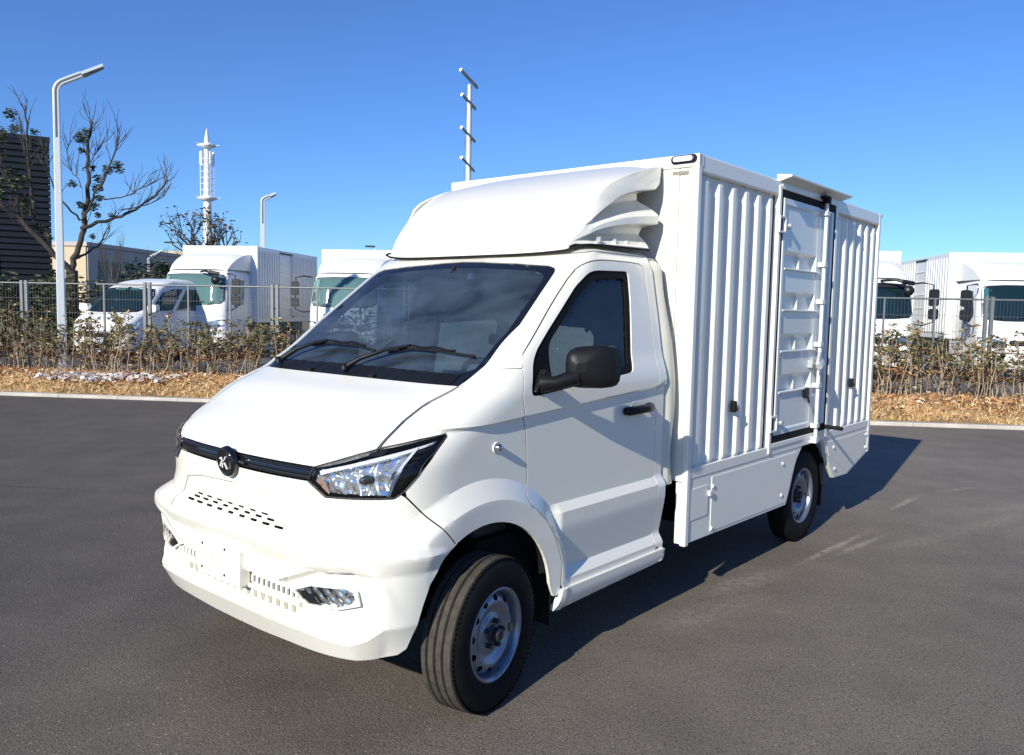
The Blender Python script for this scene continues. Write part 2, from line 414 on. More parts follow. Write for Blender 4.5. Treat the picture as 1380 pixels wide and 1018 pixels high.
panel('front_bumper', full, PAINT, truck, 'front', holes=slots, h=.0085, fold=.0035, extra=clipdisp, ext=np.array(ex), sharp=34)
EDGEG = mat('edge_shade_grey', (.38, .36, .32), .7)
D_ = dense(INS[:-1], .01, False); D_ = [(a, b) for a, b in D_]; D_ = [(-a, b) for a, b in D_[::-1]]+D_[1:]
MB().tube([tuple(surf(np.array([math.copysign(y2u(abs(y), z), y)*100]), np.array([z]), -.004, clipdisp)[0]) for y, z in D_], .0028, 5).build('inset_edge_shade', EDGEG, truck)  # grey tube paints the faint shade line round the inset panel's edge
mb = MB(); mb.box((.40, -.36, .69), (.515, .36, .77)); mb.build('radiator_backing', SLOTBK, truck)
# grille bar between the lamps, with ridges, and the round badge
def barx(P):
    z = P[..., 2]; return .006*np.cos((z-.932)*2*PI/.0165)
bp = [(-.474, .909), (0, .907), (.474, .909), (.484, .957), (0, .956), (-.484, .957)]
panel('grille_bar', bp, GLOSSB, truck, 'front', h=.006, off=-.004, fold=.02, extra=barx)
bx = surf(0., .922)[0]; tilt = Matrix.Translation((bx+.004, 0, .922)) @ Matrix.Rotation(math.radians(8), 4, 'Y')
mb = MB(); mb.lathe([(0, .026), (.030, .0265), (.046, .0245), (.0475, .027), (.056, .024), (.060, .016), (.061, 0)], (0, 0, 0), axis=0, seg=40)
mb.v = [np.array([tuple(tilt @ Vector(q)) for q in v]) for v in mb.v]; badge = mb.build('badge', GLOSSB, truck, fix=True)
mb = MB()
for P_ in ([(-.024, .018), (-.010, .022), (-.004, .004), (-.010, .002), (-.0135, .014), (-.0215, .011)], [(-.030, -.014), (-.022, -.018), (-.010, .000), (-.016, .004)],
           [(.000, .006), (.006, .008), (.024, .026), (.018, .027)], [(.002, .000), (.008, .002), (.024, -.022), (.017, -.024)], [(-.016, -.020), (-.010, -.022), (-.003, -.004), (-.008, -.002)]):
    mb.prism(P_, .026, .0295, axis=0)
mb.v = [np.array([tuple(tilt @ Vector(q)) for q in v]) for v in mb.v]; mb.build('badge_emblem', HARDW, badge)
mb = MB(); mb.cbox((bx+.020, .105, .933), (.003, .034, .008)); mb.build('badge_script', CHROME, truck)

# bumper furniture
pf = surf(0., .54, 0)[0]+.006
mb = MB(); mb.rbox((pf-.03, -.175, .462), (pf+.012, .135, .606), .010, axis=0); pl = mb.build('number_plate_bracket', PAINT, truck, bevel=.003)
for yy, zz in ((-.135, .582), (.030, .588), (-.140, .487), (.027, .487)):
    mb = MB(); mb.lathe([(0, .003), (.0045, .003), (.0055, 0)], (pf+.012, yy, zz), axis=0, seg=10); mb.build('plate_hole', SLOTBK, pl)  # bracket holes, their dark painted as small black discs
mb = MB(); mb.prism([(-.085, .556), (-.045, .551), (-.050, .522), (-.085, .513)], pf+.0122, pf+.014, axis=0); mb.build('plate_mark', mat('plate_mark_tint', (.60, .62, .48), .6), pl)
# fins of the two intake bands, white blades over a dark slit
def xr(y, z, off=0): 
    th = math.degrees(math.atan2(y, .447)); return surf(np.array([th]), np.array([z]), off, clipdisp)[0]
for s in (-1, 1):
    mb = MB()
    for k in range(9):
        y0 = .145+k*.031; a = xr(y0, .49, .0015); b = xr(y0+.031, .49, .0015)
        mb.add([(a[0], s*a[1], .480), (b[0], s*b[1], .480), (b[0], s*b[1], .504), (a[0], s*a[1], .504)], [(0, 1, 2, 3)])
    mb.build('upper_intake', SLOTBK, truck)
    for k in range(10):
        y0 = .145+k*.031; a = xr(y0, .49, .0)
        MB().cbox((a[0]+.003, s*a[1], .492), (.010, .016, .026), rz=-s*a[1]*.3).build('intake_fin', PAINT, truck)
SLOTC = mat('painted_slot_shade', (.36, .34, .25), .6)  # beige blocks with the shade of the slots put into their colour
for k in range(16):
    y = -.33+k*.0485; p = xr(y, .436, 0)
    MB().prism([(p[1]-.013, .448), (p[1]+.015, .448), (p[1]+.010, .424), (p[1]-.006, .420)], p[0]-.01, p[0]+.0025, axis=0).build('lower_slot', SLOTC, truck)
    if abs(y) < .44: pass
mb = MB(); L = [xr(y, .464, .008) for y in np.linspace(-.45, .45, 30)]; mb.tube([tuple(p) for p in L], .0095, 8); mb.build('intake_bar', PAINT, truck)
for s in (1, -1):                                        # moulded diamond texture below the fog lamps
    mb = MB(); nd = 0
    for i in range(15):
        for j in range(5):
            y = .455+i*.0165+(j % 2)*.008; z = .408+j*.0125
            if y > .70 or z > .455+.0: continue
            p = xr(y, z, .0); q = xr(y+.01, z, .0); t_ = (q-p)/np.linalg.norm(q-p); n_ = np.array([t_[1], -t_[0], 0]); n_ *= 1 if n_[0] > 0 else -1
            V_ = [p-t_*.007, p+np.array([0, 0, -.0055]), p+t_*.007, p+np.array([0, 0, .0055]), p+n_*.0045]
            mb.add([(a[0], s*a[1], a[2]) for a in V_], [(0, 1, 4), (1, 2, 4), (2, 3, 4), (3, 0, 4)])
    mb.build('diamond_texture', PAINT, truck)['kind'] = 'stuff'
for s in (1, -1):                                        # fog lamps
    fogP = [(.432, .512), (.49, .544), (.585, .558), (.600, .548), (.607, .505), (.561, .484), (.483, .478)]
    f1 = panel('fog_lamp', [(a, b) for a, b in fogP], CHROME, truck, 'front', h=.010, off=-.031, fold=0, sgn=s,
               extra=lambda P: .004*np.sin(np.abs(P[..., 1])*120)*np.cos(P[..., 2]*150))
    panel('lens', fogP, LENS, f1, 'front', h=.02, off=-.021, fold=0, sgn=s)
    p = surf(np.array([55.]), np.array([.515]), -.030)[0]; q = surf(np.array([50.]), np.array([.515]), -.05)[0]
    MB().lathe([(0, .012), (.007, .010), (.010, 0), (.013, .010), (.016, .006), (.016, 0)], (p[0]-.015, s*p[1], p[2]), axis=0, seg=16).build('bulb_housing', SLOTBK, f1)
    panel('fog_trim', [(a, b) for a, b in ((.436, .512), (.50, .512), (.52, .484), (.483, .480))], BLACK, f1, 'front', h=.01, off=-.025, fold=.003, sgn=s)
    c_ = np.array(fogP).mean(0); big = [tuple(c_+(np.array(q_)-c_)*1.12) for q_ in fogP]
    panel('bezel', big, PAINT, f1, 'front', holes=[fogP], h=.012, off=-.020, fold=.014, sgn=s)

# head lamps
for s in (1, -1):
    lp = lampP
    hb = panel('headlight', lp, BLACK, truck, 'front', h=.02, off=-.060, fold=0, sgn=s)
    bowl = [(.480, .908), (.489, .954), (.60, 1.010), (.700, 1.046), (.711, .955), (.688, .869), (.614, .864), (.53, .862)]
    panel('reflector', bowl, REFL, hb, 'front', h=.006, off=-.026, fold=0, sgn=s,
          extra=lambda P: -.012+.010*np.sin(np.abs(P[..., 1])*60)*np.sin(P[..., 2]*75+np.abs(P[..., 1])*30)+.003*np.sign(np.sin(P[..., 1]*210))-.010*np.exp(-((np.abs(P[..., 1])-.60)**2+(P[..., 2]-.92)**2)/.003))
    p = surf(np.array([63.]), np.array([.925]), -.035)[0]
    mb = MB(); mb.lathe([(0, .030), (.010, .028), (.016, .01), (.017, -.02)], (p[0], s*p[1], p[2]), axis=0, seg=18); mb.build('bulb', DARKMETAL, hb)
    MB().tube([(p[0]-.01, s*(p[1]-.02), p[2]-.02), (p[0]+.012, s*(p[1]+.005), p[2]+.012)], .006, 8).build('bulb_shield', SLOTBK, hb)
    am = [(.486, .906), (.503, .926), (.520, .900), (.530, .868), (.527, .864)]
    panel('turn_indicator', am, mat('amber_tinted_bowl', (.50, .33, .25), .25, metal=.5), hb, 'front', h=.01, off=-.020, fold=0, sgn=s)
    ed = [(.700, 1.040), (.708, 1.040), (.716, .955), (.690, .868), (.682, .870), (.706, .955)]
    panel('lamp_edge', ed, CLEARW, hb, 'front', h=.008, off=-.012, fold=.01, sgn=s)
    st = [(.500, .948), (.617, 1.005), (.690, 1.036), (.738, 1.058), (.738, 1.048), (.69, 1.022), (.617, .990), (.505, .932)]
    panel('day_light_strip', st, CLEARW, hb, 'front', h=.01, off=-.015, fold=.008, sgn=s)
    for k in range(7):
        v0 = .890+k*.022; x0 = .710+.0015*k; x1 = .728+.0045*min(k, 6)+(.006 if k > 1 else -.005)
        panel('lamp_louvre', [(x0, v0), (x1, v0+.008), (x1, v0+.016), (x0, v0+.008)], BLACK, hb, 'front', h=.01, off=-.018, fold=.02, sgn=s)
    panel('lens', lp, LENS, hb, 'front', h=.012, off=-.003, fold=0, sgn=s)
    mb = MB(); c_ = dense(lp, .01)
    for o_, w_ in ((-.002, 0),): 
        Q = surf(c_[:, 0]*100, c_[:, 1], .001); mb.tube([tuple(q) for q in Q]+[tuple(Q[0])], .0024, 6, cap=False)
    if s < 0: mb.mirror()
    mb.build('lamp_gasket', DARKMETAL, hb)

# wings (front fenders)
doorF = [(-.27, 1.346), (-.245, 1.295), (-.212, 1.186), (-.226, 1.11), (-.25, 1.036), (-.262, .838), (-.236, .783), (-.250, .755), (-.345, .676), (-.41, .590), (-.468, .473), (-.472, .372)]
arch = [(.403*math.cos(t), .31+.415*math.sin(t)) for t in np.radians(np.arange(66, 169, 6))]
arch = [(.18, .682)]+[(x, z) for x, z in arch if x < .15]+[(-.405, .37)]
lampx = [(.172, 1.072), (.20, 1.05), (.235, 1.021), (.29, .944), (.345, .888)]
ser = [(.35, .872), (.277, .771), (.187, .684)]
def u2x(u, v): return float(base(u*100, v)[0])
hge = [(u2x(a+.004, b), b) for a, b in dense(hg[1:], .02, False)][::-1]
lmp = [(u2x(a+.004, b+.004), b+.004) for a, b in lampP[4:6]][::-1]
lpe = [(u2x(a+.005, b-.001), b-.001) for a, b in lampP[6:10]]
seamx = [(u2x(a+.004, b+.003), b+.003) for a, b in dense(seam[1:], .02, False)]
ser = seamx
fen = [(hge[0][0], 1.214)]+hge+[(u2x(.620, 1.034), 1.034)]+lmp[::-1][:0]+[(u2x(.691, 1.061), 1.061), (u2x(.742, 1.077), 1.077)]+lpe+ser+arch+[(-.425, .335), (-.462, .335), (-.462, .473), (-.403, .59), (-.338, .676), (-.243, .755), (-.229, .783), (-.256, .838), (-.244, 1.036), (-.219, 1.11), (-.206, 1.186), (-.238, 1.290), (-.150, 1.290), (u2x(.660, 1.289), 1.289), (u2x(.644, 1.25), 1.25)]
for s in (1, -1): panel('front_wing', fen, PAINT, truck, 'side', h=.011, fold=.014, sgn=s, ext=np.array(arcs(-.45, .19)+[(a, float(crease(a))+d) for a in np.arange(-.24, .2, .008) for d in (-.012, -.006, -.001, .004)]), sharp=20)
for s in (1, -1):
    
    ribbon('bonnet_seal', [(a, b) for a, b in hg], .035, -.013, UNDER, truck, 'front', s)
    ribbon('bumper_seal', seam, .03, -.010, UNDER, truck, 'front', s)
    ribbon('door_shut', [(-1.245, .345), (-1.245, 1.74)], .06, -.010, PAINT, truck, 'side', s)
    ribbon('door_seal', [(-.62, 1.66), (-.44, 1.49)]+doorF, .035, -.013, UNDER, truck, 'side', s)
ribbon('nose_seal', [(-.50, .957), (0, .955), (.50, .957)], .03, -.03, UNDER, truck, 'front')

# doors
SURR = mat('matt_black_surround', (.004, .004, .005), .7); SURR.node_tree.nodes['Principled BSDF'].inputs['Specular IOR Level'].default_value = .15
doorT = [(-1.238, 1.745), (-1.20, 1.758), (-.92, 1.757), (-.82, 1.750), (-.755, 1.733), (-.69, 1.698), (-.51, 1.554), (-.335, 1.402)]
doorT = [(float(a), float(b)) for a, b in chaikin(doorT, 1, False)]
door = doorT+doorF+[(-.50, .345), (-1.243, .345), (-1.243, .66), (-1.243, 1.25)]
dsh = []
for i, (x, v) in enumerate(door): dsh.append((x, v))
winP = rounded([(-.77, 1.698), (-.83, 1.710), (-1.095, 1.718), (-1.083, 1.581), (-1.033, 1.281), (-1.02, 1.244), (-.84, 1.228), (-.275, 1.180), (-.262, 1.205), (-.30, 1.307), (-.34, 1.364), (-.43, 1.443), (-.66, 1.632)], .032)
glassP = rounded([(-.80, 1.665), (-1.060, 1.685), (-1.048, 1.581), (-1.002, 1.290), (-.985, 1.272), (-.84, 1.262), (-.405, 1.225), (-.425, 1.39), (-.66, 1.585)], .035)
doors = []
ex = []
for zz in (.718, .682, .62, .428, .388): ex += [(a, zz) for a in np.arange(-1.24, -.3, .011)]
ex += arcs(-.60, -.2)
ex += [(a, float(crease(a))+d) for a in np.arange(-1.24, -.2, .008) for d in (-.012, -.006, -.001, .004)]
for s in (1, -1):
    d = panel('door', dsh, PAINT, truck, 'side', holes=[winP], h=.0125, fold=.014, sgn=s, ext=np.array(ex), sharp=20); doors.append(d)
    panel('window_surround', winP, SURR, d, 'side', holes=[glassP], h=.015, off=-.006, fold=.010, sgn=s)
    panel('window_glass', glassP, WINGLASS, d, 'side', h=.014, off=-.0145, fold=0, sgn=s)
    # handle in its scooped cup
    mb = MB(); y0 = surf(np.array([190.]), np.array([1.07]))[0][1]
    mb.lathe([(0, -.010), (.034, -.004), (.042, .0012), (.044, .0)], (-1.055, y0, 1.062), axis=1, seg=24); 
    if s < 0: mb.mirror()
    mb.build('handle_cup', PAINT, d)
    mb = MB(); mb.tube([(-.955, y0+.002, 1.066), (-.965, y0+.022, 1.068), (-1.0, y0+.034, 1.070), (-1.10, y0+.036, 1.073), (-1.15, y0+.026, 1.074), (-1.158, y0+.002, 1.074)], [.016, .021, .021, .020, .022, .018], 12)
    mb.lathe([(0, .012), (.016, .011), (.019, .002)], (-1.175, y0, 1.075), axis=1, seg=16)
    if s < 0: mb.mirror()
    mb.build('handle', BLACK, d)

# side repeater lamps on the wings
for s in (1, -1):
    mb = MB(); y0 = surf(s2u(np.array([-.07]), np.array([.995])), np.array([.995]))[0][1]
    mb.lathe([(.022, 0), (.022, .004), (.018, .006)], (-.07, y0-.001, 1.0), axis=1, seg=16)
    if s < 0: mb.mirror()
    r_ = mb.build('side_repeater', HARDW, truck)
    mb = MB(); mb.lathe([(0, .028), (.010, .027), (.015, .020), (.016, .004)], (-.07, y0, 1.0), axis=1, seg=16)
    if s < 0: mb.mirror()
    mb.build('lens', DIMCHR, r_)

# cab frame: pillars, header, roof
doorU = [(float(s2u(x, v))/100, v) for x, v in dense([(-.245, 1.294), (-.27, 1.35)]+[(x, v+.005) for x, v in doorT[::-1]], .03, False)]
rearin = [(float(s2u(-1.247, v))/100, v) for v in np.arange(1.74, .34, -.04)]
rearout = [(float(s2u(-1.315, v))/100, v) for v in np.arange(.345, 1.79, .04)]+[(float(s2u(-1.315, v))/100, v) for v in (1.80, 1.83, 1.87, 1.92, 1.94)]
wsL = [(.625, 1.213), (.640, 1.25), (.659, 1.301), (.691, 1.462), (.686, 1.60), (.683, 1.695), (.678, 1.715), (.660, 1.727), (.55, 1.742), (.30, 1.754), (0, 1.758)]
half = [(.628, 1.216), (.648, 1.216+.03), (.687, 1.291), (.755, 1.294)]+doorU[1:]+rearin+rearout+[(0, 1.94)]
allp = half+[(-a, b) for a, b in half[::-1]][1:]+[(-a, b) for a, b in wsL]+wsL[::-1][1:]
panel('cab_frame', allp, PAINT, truck, 'front', h=.016, fold=.014)
for s in (1, -1):                                        # sill below the door
    panel('sill', [(-.466, .356), (-1.312, .356), (-1.31, .295), (-.50, .255), (-.44, .262)], PAINT, truck, 'side', h=.012, off=.004, fold=.03, sgn=s, extra=lambda P: .012*sst(.26, .33, P[..., 2])-.02*lin(.29, .25, P[..., 2]))

# windscreen
wsF = wsL+[(-a, b) for a, b in wsL[::-1]][1:]
inn = [(.605, 1.262), (.638, 1.285), (.672, 1.432), (.668, 1.60), (.662, 1.672), (.650, 1.692), (.628, 1.704), (.50, 1.716), (.30, 1.724), (0, 1.727)]
innF = inn+[(-a, b) for a, b in inn[::-1]][1:]
wsd = panel('windscreen', wsF, GLOSSB, truck, 'front', holes=[innF], h=.018, off=-.004, fold=.012)
panel('glass', innF, WSGLASS, wsd, 'front', h=.02, off=-.005, fold=0)
# cowl tray below the screen
cw = [(-.60, 1.213), (-.3, 1.213), (0, 1.213), (.3, 1.213), (.60, 1.213), (.612, 1.258), (.3, 1.262), (0, 1.263), (-.3, 1.262), (-.612, 1.258)]
panel('cowl', cw, BLACK, truck, 'front', h=.012, off=.000, fold=.01, extra=lambda P: .0012*np.sin(P[..., 1]*90)*lin(.6, .5, np.abs(P[..., 1])))
def W(u, v, off): return tuple(surf(np.array([float(u)]), np.array([float(v)]), off)[0])
for pts_arm, blade in (([(-57, 1.232, .02), (-55.5, 1.29, .030), (-51, 1.322, .034), (-46, 1.338, .034)], [(-54, 1.325), (-46, 1.340), (-22, 1.338), (4, 1.322)]),
                       ([(-4, 1.230, .02), (4, 1.270, .030), (20, 1.312, .034), (37, 1.338, .034)], [(20, 1.318), (37, 1.340), (52, 1.338), (63, 1.325)])):
    mb = MB(); P_ = [W(*q) for q in pts_arm]; mb.tube(P_, [.013, .010, .008, .006], 8)
    mb.lathe([(0, .03), (.016, .028), (.018, 0)], (P_[0][0], P_[0][1], P_[0][2]-.01), axis=2, seg=14)
    wp = mb.build('wiper', BLACK, truck)
    uu = np.linspace(0, 1, 20); bu = np.interp(uu, np.linspace(0, 1, len(blade)), [b[0] for b in blade]); bv = np.interp(uu, np.linspace(0, 1, len(blade)), [b[1] for b in blade])
    MB().tube([W(a, b, .012) for a, b in zip(bu, bv)], .006, 6).build('blade', RUBBER, wp)
    MB().tube([W(bu[i], bv[i]+.002, .024+.004*math.sin(i*1.2)) for i in range(3, 17)], .005, 6).build('blade_frame', BLACK, wp)
for u_, v_ in ((-35, 1.207), (25, 1.207)):
    MB().cbox(W(u_, v_+.012, .004), (.02, .03, .014)).build('washer_nozzle', RUBBER, truck)

# interior
MB().box((-1.30, -.72, .42), (-.05, .72, .62)).build('cab_floor', UNDER, truck)
mb = MB(); mb.prism([(-.06, .62), (-.06, 1.195), (-.16, 1.22), (-.34, 1.19), (-.42, 1.12), (-.40, .95), (-.30, .62)], -.70, .70, axis=1); mb.build('dashboard', DASH, truck, bevel=.02)
mb = MB(); mb.prism([(-.33, 1.19), (-.36, 1.25), (-.46, 1.24), (-.47, 1.10), (-.42, 1.08)], .20, .56, axis=1); mb.build('instrument_hood', DASH, truck, bevel=.015)
MB().box((-1.30, -.70, .45), (-1.27, .70, 1.70)).build('cab_back_wall', BEIGE, truck)
mb = MB(); mb.box((-1.27, -.62, 1.735), (-.72, .62, 1.755)); mb.build('headliner', BEIGE, truck)
for y0 in (.36, -.36):
    mb = MB(); mb.rbox((-1.13, y0-.24, .80), (-.62, y0+.24, .94), .04, axis=1); st = mb.build('seat', SEATM, truck, bevel=.02)
    M_ = Matrix.Translation((-1.10, y0, .92)) @ Matrix.Rotation(math.radians(-10), 4, 'Y')
    mb = MB(); mb.rbox((-.06, -.22, 0), (.07, .22, .56), .06, axis=0, seg=6, smooth=True); mb.v = [np.array([tuple(M_ @ Vector(q)) for q in v]) for v in mb.v]; mb.build('backrest', WRAP, st, bevel=.02)
    mb = MB(); mb.rbox((-.04, -.13, .59), (.06, .13, .76), .06, axis=0, seg=6, smooth=True); mb.v = [np.array([tuple(M_ @ Vector(q)) for q in v]) for v in mb.v]; mb.build('headrest', SEATM, st, bevel=.02)
Mw = Matrix.Translation((-.55, .38, 1.16)) @ Matrix.Rotation(math.radians(-48), 4, 'Y')
mb = MB(); mb.tube([tuple(Mw @ Vector((.185*math.cos(t), .185*math.sin(t), 0))) for t in np.linspace(0, 2*PI, 41)], .015, 8, cap=False)
for t in (PI/2, -PI/2, PI): mb.tube([tuple(Mw @ Vector((.03*math.cos(t), .03*math.sin(t), -.02))), tuple(Mw @ Vector((.18*math.cos(t), .18*math.sin(t), 0)))], .014, 8)
mb.lathe([(0, .02), (.05, .015), (.055, -.02)], (-.55, .38, 1.155), axis=2, seg=20)
mb.tube([(-.55, .38, 1.16), (-.40, .38, 1.0)], .03, 8); mb.build('steering_wheel', BLACK, truck)
mb = MB(); mb.rbox((-.60, -.11, 1.60), (-.585, .11, 1.66), .02, axis=0); mb.tube([(-.6, 0, 1.65), (-.64, 0, 1.73)], .008, 6); mb.build('rear_view_mirror', BLACK, truck)
mb = MB(); mb.box((-.87, .32, 1.725), (-.70, .60, 1.735)); mb.build('sun_visor', BEIGE, truck)
mb = MB(); mb.rbox((-.19, -.30, 1.225), (-.10, -.14, 1.235), .02, axis=2); mb.build('dash_paper', CREAM, truck)

# door mirrors
for s, d in ((1, doors[0]), (-1, doors[1])):
    mb = MB(); mb.prism([(-.275, 1.20), (-.37, 1.195), (-.375, 1.26), (-.34, 1.29)], .79, .822, axis=1)
    mb.tube([(-.325, .815, 1.232), (-.345, .865, 1.235), (-.42, .915, 1.262)] if s > 0 else [(-.34, .815, 1.235), (-.40, .85, 1.25)], [.040, .028, .034] if s > 0 else [.045, .04], 12)
    if s < 0: mb.mirror()
    mi_ = mb.build('mirror', BLACK, d, bevel=.006)
    # housing: rounded shell, swept
    n1, n2 = 32, 22; v = []; f = []
    for j in range(n2+1):
        tt = j/n2; dx = .045-tt*.105                      # forward face to glass side
        sc = math.sin(min(1, .03+tt*1.5)*PI/2)**.5
        for k in range(n1):
            a = 2*PI*k/n1; n_ = 4.5; cy, sz = math.cos(a), math.sin(a)
            rr = (abs(cy)**n_+abs(sz)**n_)**(-1/n_)
            yy = .076*rr*cy*sc; zz = .086*rr*sz*sc
            if yy < 0 and zz < 0: zz *= 1-.25*min(1, -yy/.13)*0
            v.append((dx-.80*yy, .946+yy, 1.300+zz+(.10*yy if zz > 0 else 0)))
    for j in range(n2): f += [(j*n1+k, j*n1+(k+1) % n1, (j+1)*n1+(k+1) % n1, (j+1)*n1+k) for k in range(n1)]
    v = np.array(v)+np.array([-.455, 0, 0])
    if s < 0:                                             # the far mirror is folded back against its door
        Rm = Matrix.Translation((-.33, .83, 0)) @ Matrix.Rotation(math.radians(62), 4, 'Z') @ Matrix.Translation((.33, -.83, 0)); v = np.array([tuple(Rm @ Vector(q)) for q in v])
    mb = MB(); mb.add(v, f, 0, True); mb.add(v[:n1], [tuple(range(n1))], 0, True); 
    inner = v[-n1:]*1.0; ctr = inner.mean(0); inner = ctr+(inner-ctr)*.93+(v[:n1].mean(0)-ctr)*.12
    mb.add(np.vstack([v[-n1:], inner]), [(k, (k+1) % n1, n1+(k+1) % n1, n1+k) for k in range(n1)])
    if s < 0: mb.mirror()
    mb.build('mirror_housing', BLACK, mi_)
    mb = MB(); mb.add(inner, [tuple(range(n1))]); 
    if s < 0: mb.mirror()
    mb.build('mirror_glass', CHROME, mi_)

# wheel wells, underbody
for s in (1, -1):
    mb = MB(); t = np.radians(np.arange(-2, 190, 8)); n = len(t)
    prof = [(.422*math.cos(a), .31+.422*math.sin(a)) for a in t]
    v = [(x, .50, z) for x, z in prof]+[(x, .68 if x > .2 else .80, z) for x, z in prof]; mb.add(v, [(i, i+1, n+i+1, n+i) for i in range(n-1)], 0, True)
    mb.add([(x, .50, z) for x, z in prof], [tuple(range(n))])
    if s < 0: mb.mirror()
    mb.build('wheel_arch_liner', UNDER, truck)
    mb = MB(); mb.box((-.435, .60, .20), (-.425, .80, .40)); 
    if s < 0: mb.mirror()
    mb.build('mud_flap', RUBBER, truck)
mb = MB(); mb.box((-1.30, -.55, .30), (.50, .55, .42)); mb.box((-1.30, -.76, .32), (-.46, .76, .60)); mb.box((-1.25, -.79, .345), (-.50, .79, .50)); mb.build('underbody', UNDER, truck)
mb = MB(); mb.box((-4.35, -.42, .40), (-1.2, -.34, .55)); mb.box((-4.35, .34, .40), (-1.2, .42, .55))
for x in np.arange(-4.2, -1.2, .5): mb.box((x, -.40, .44), (x+.06, .40, .50))
mb.box((-2.75, -.33, .28), (-1.8, .33, .60)); mb.build('chassis', UNDER, truck)
mb = MB(); mb.tube([(-3.20, -.74, .31), (-3.20, .74, .31)], .045, 10); mb.lathe([(.05, -.12), (.13, -.07), (.14, 0), (.13, .07), (.05, .12)], (-3.20, 0, .31), axis=0, seg=16)
for s in (1, -1): mb.box((-3.85, s*.45-.03, .36), (-2.6, s*.45+.03, .40))
mb.build('rear_axle', UNDER, truck)
mb = MB(); mb.tube([(0, -.70, .31), (0, .70, .31)], .04, 8); mb.build('front_axle', UNDER, truck)

# wheels
def wheel(x, s, yo, rear=False, steer=0.):
    hub = empty('wheel', (x, s*yo, 0), steer); hub.parent = truck
    c = (0, 0, .31); W_ = .158
    mb = MB(); T = [(.182, -.012), (.194, -.003), (.225, .004), (.262, .004), (.290, -.006), (.302, -.018)]
    body = T+[(.302, -W_+.018), (.290, -W_+.006), (.262, -W_-.004), (.225, -W_-.004), (.19, -W_+.012)]
    mb.lathe(body, c, 1, 72, 0, True, s)
    ty = mb.build('tyre', TYRE, hub)
    mb = MB(); w0 = -.014; bands = [(-.014, -.044), (-.054, -.080), (-.090, -.116), (-.126, -.147)]
    prof = []
    for a, b in bands: prof += [(.3015, a+.001), (.3095 if a < -.02 else .307, a-.002), (.3095, b+.001), (.3015, b)]
    mb.lathe(prof, c, 1, 72, 0, False, s); mb.build('tread', TYRE if rear else TREAD, ty)
    mb = MB()                                             # shoulder lugs
    for k in range(96):
        a = 2*PI*k/96; M_ = Matrix.Translation(c) @ Matrix.Rotation(-a, 4, 'Y')
        mb.box((.2985, s*-.011-.005, -.0055), (.3045, s*-.011+.005, .0055), 0, M_)
    mb.build('shoulder_lugs', TYRE, ty)
    rim = MB().lathe([(.150, -.115), (.164, -.075), (.168, -.022), (.172, -.012), (.180, -.004), (.186, -.004), (.189, -.009), (.186, -.020), (.180, -.05)], c, 1, 64, 0, True, s).build('rim', STEEL, hub)
    # disc with oval holes
    ring = lambda r, n=64: [(r*math.cos(2*PI*k/n), r*math.sin(2*PI*k/n)) for k in range(n)]
    holes = []
    NH = 12
    for k in range(NH):
        a = 2*PI*k/NH+.13; ca, sa = math.cos(a), math.sin(a)
        holes.append([(.142*ca+.011*math.cos(t)*ca-.015*math.sin(t)*sa, .142*sa+.011*math.cos(t)*sa+.015*math.sin(t)*ca) for t in np.linspace(0, 2*PI, 13)[:-1]])
    V, F = cdt(ring(.168), holes+[ring(.030, 20)], .009)
    r = np.hypot(V[:, 0], V[:, 1]); dep = np.interp(r, [.03, .060, .070, .085, .105, .125, .150, .168], [-.028, -.028, -.030, -.042, -.032, -.020, -.032, -.055])
    if rear: dep = np.interp(r, [.03, .07, .085, .10, .125, .150, .168], [-.065, -.065, -.05, -.036, -.028, -.034, -.055])
    P_ = np.stack([V[:, 0], s*dep, V[:, 1]+.31], 1); mb = MB(); mb.add(P_, F, 0, True)
    dk = mb.build('wheel_disc', STEEL, hub)
    MB().lathe([(0, -.075), (.165, -.078)], c, 1, 24, 0, False, s).build('brake_drum', UNDER, hub)
    mb = MB(); h0 = -.05 if rear else -.03
    mb.lathe([(0, h0+.042), (.020, h0+.042), (.026, h0+.036), (.028, h0+.012), (.036, h0+.006), (.040, h0-.01)], c, 1, 24, 0, False, s); mb.build('hub_cap', DARKMETAL, hub)
    for k in range(5):
        a = 2*PI*k/5+.5; q = (.052*math.cos(a), 0, .31+.052*math.sin(a))
        MB().lathe([(0, h0+.026), (.008, h0+.026), (.0105, h0+.022), (.0105, h0+.004), (.014, h0+.001), (.015, h0-.006)], q, 1, 6, 0, False, s).build('wheel_nut', DARKMETAL, hub)
    if not rear:
        a = 2.55; q = (.142*math.cos(a+.15), s*-.026, .31+.142*math.sin(a+.15))
    a = PI+.10; M_ = Matrix.Translation((.128*math.cos(a), s*-.0185, .31+.128*math.sin(a)))
    MB().box((-.012, -.001, -.016), (.012, .001, .016), 0, M_).build('balance_tape', BRASS, hub)
    return hub
for s in (1, -1):
    w_ = wheel(-.028, s, .866 if s > 0 else .84, steer=math.radians(9)); w_.scale = (.954, .954, .954)
for s in (1, -1): wheel(-3.20, s, .815, True).scale = (1, .84, 1)
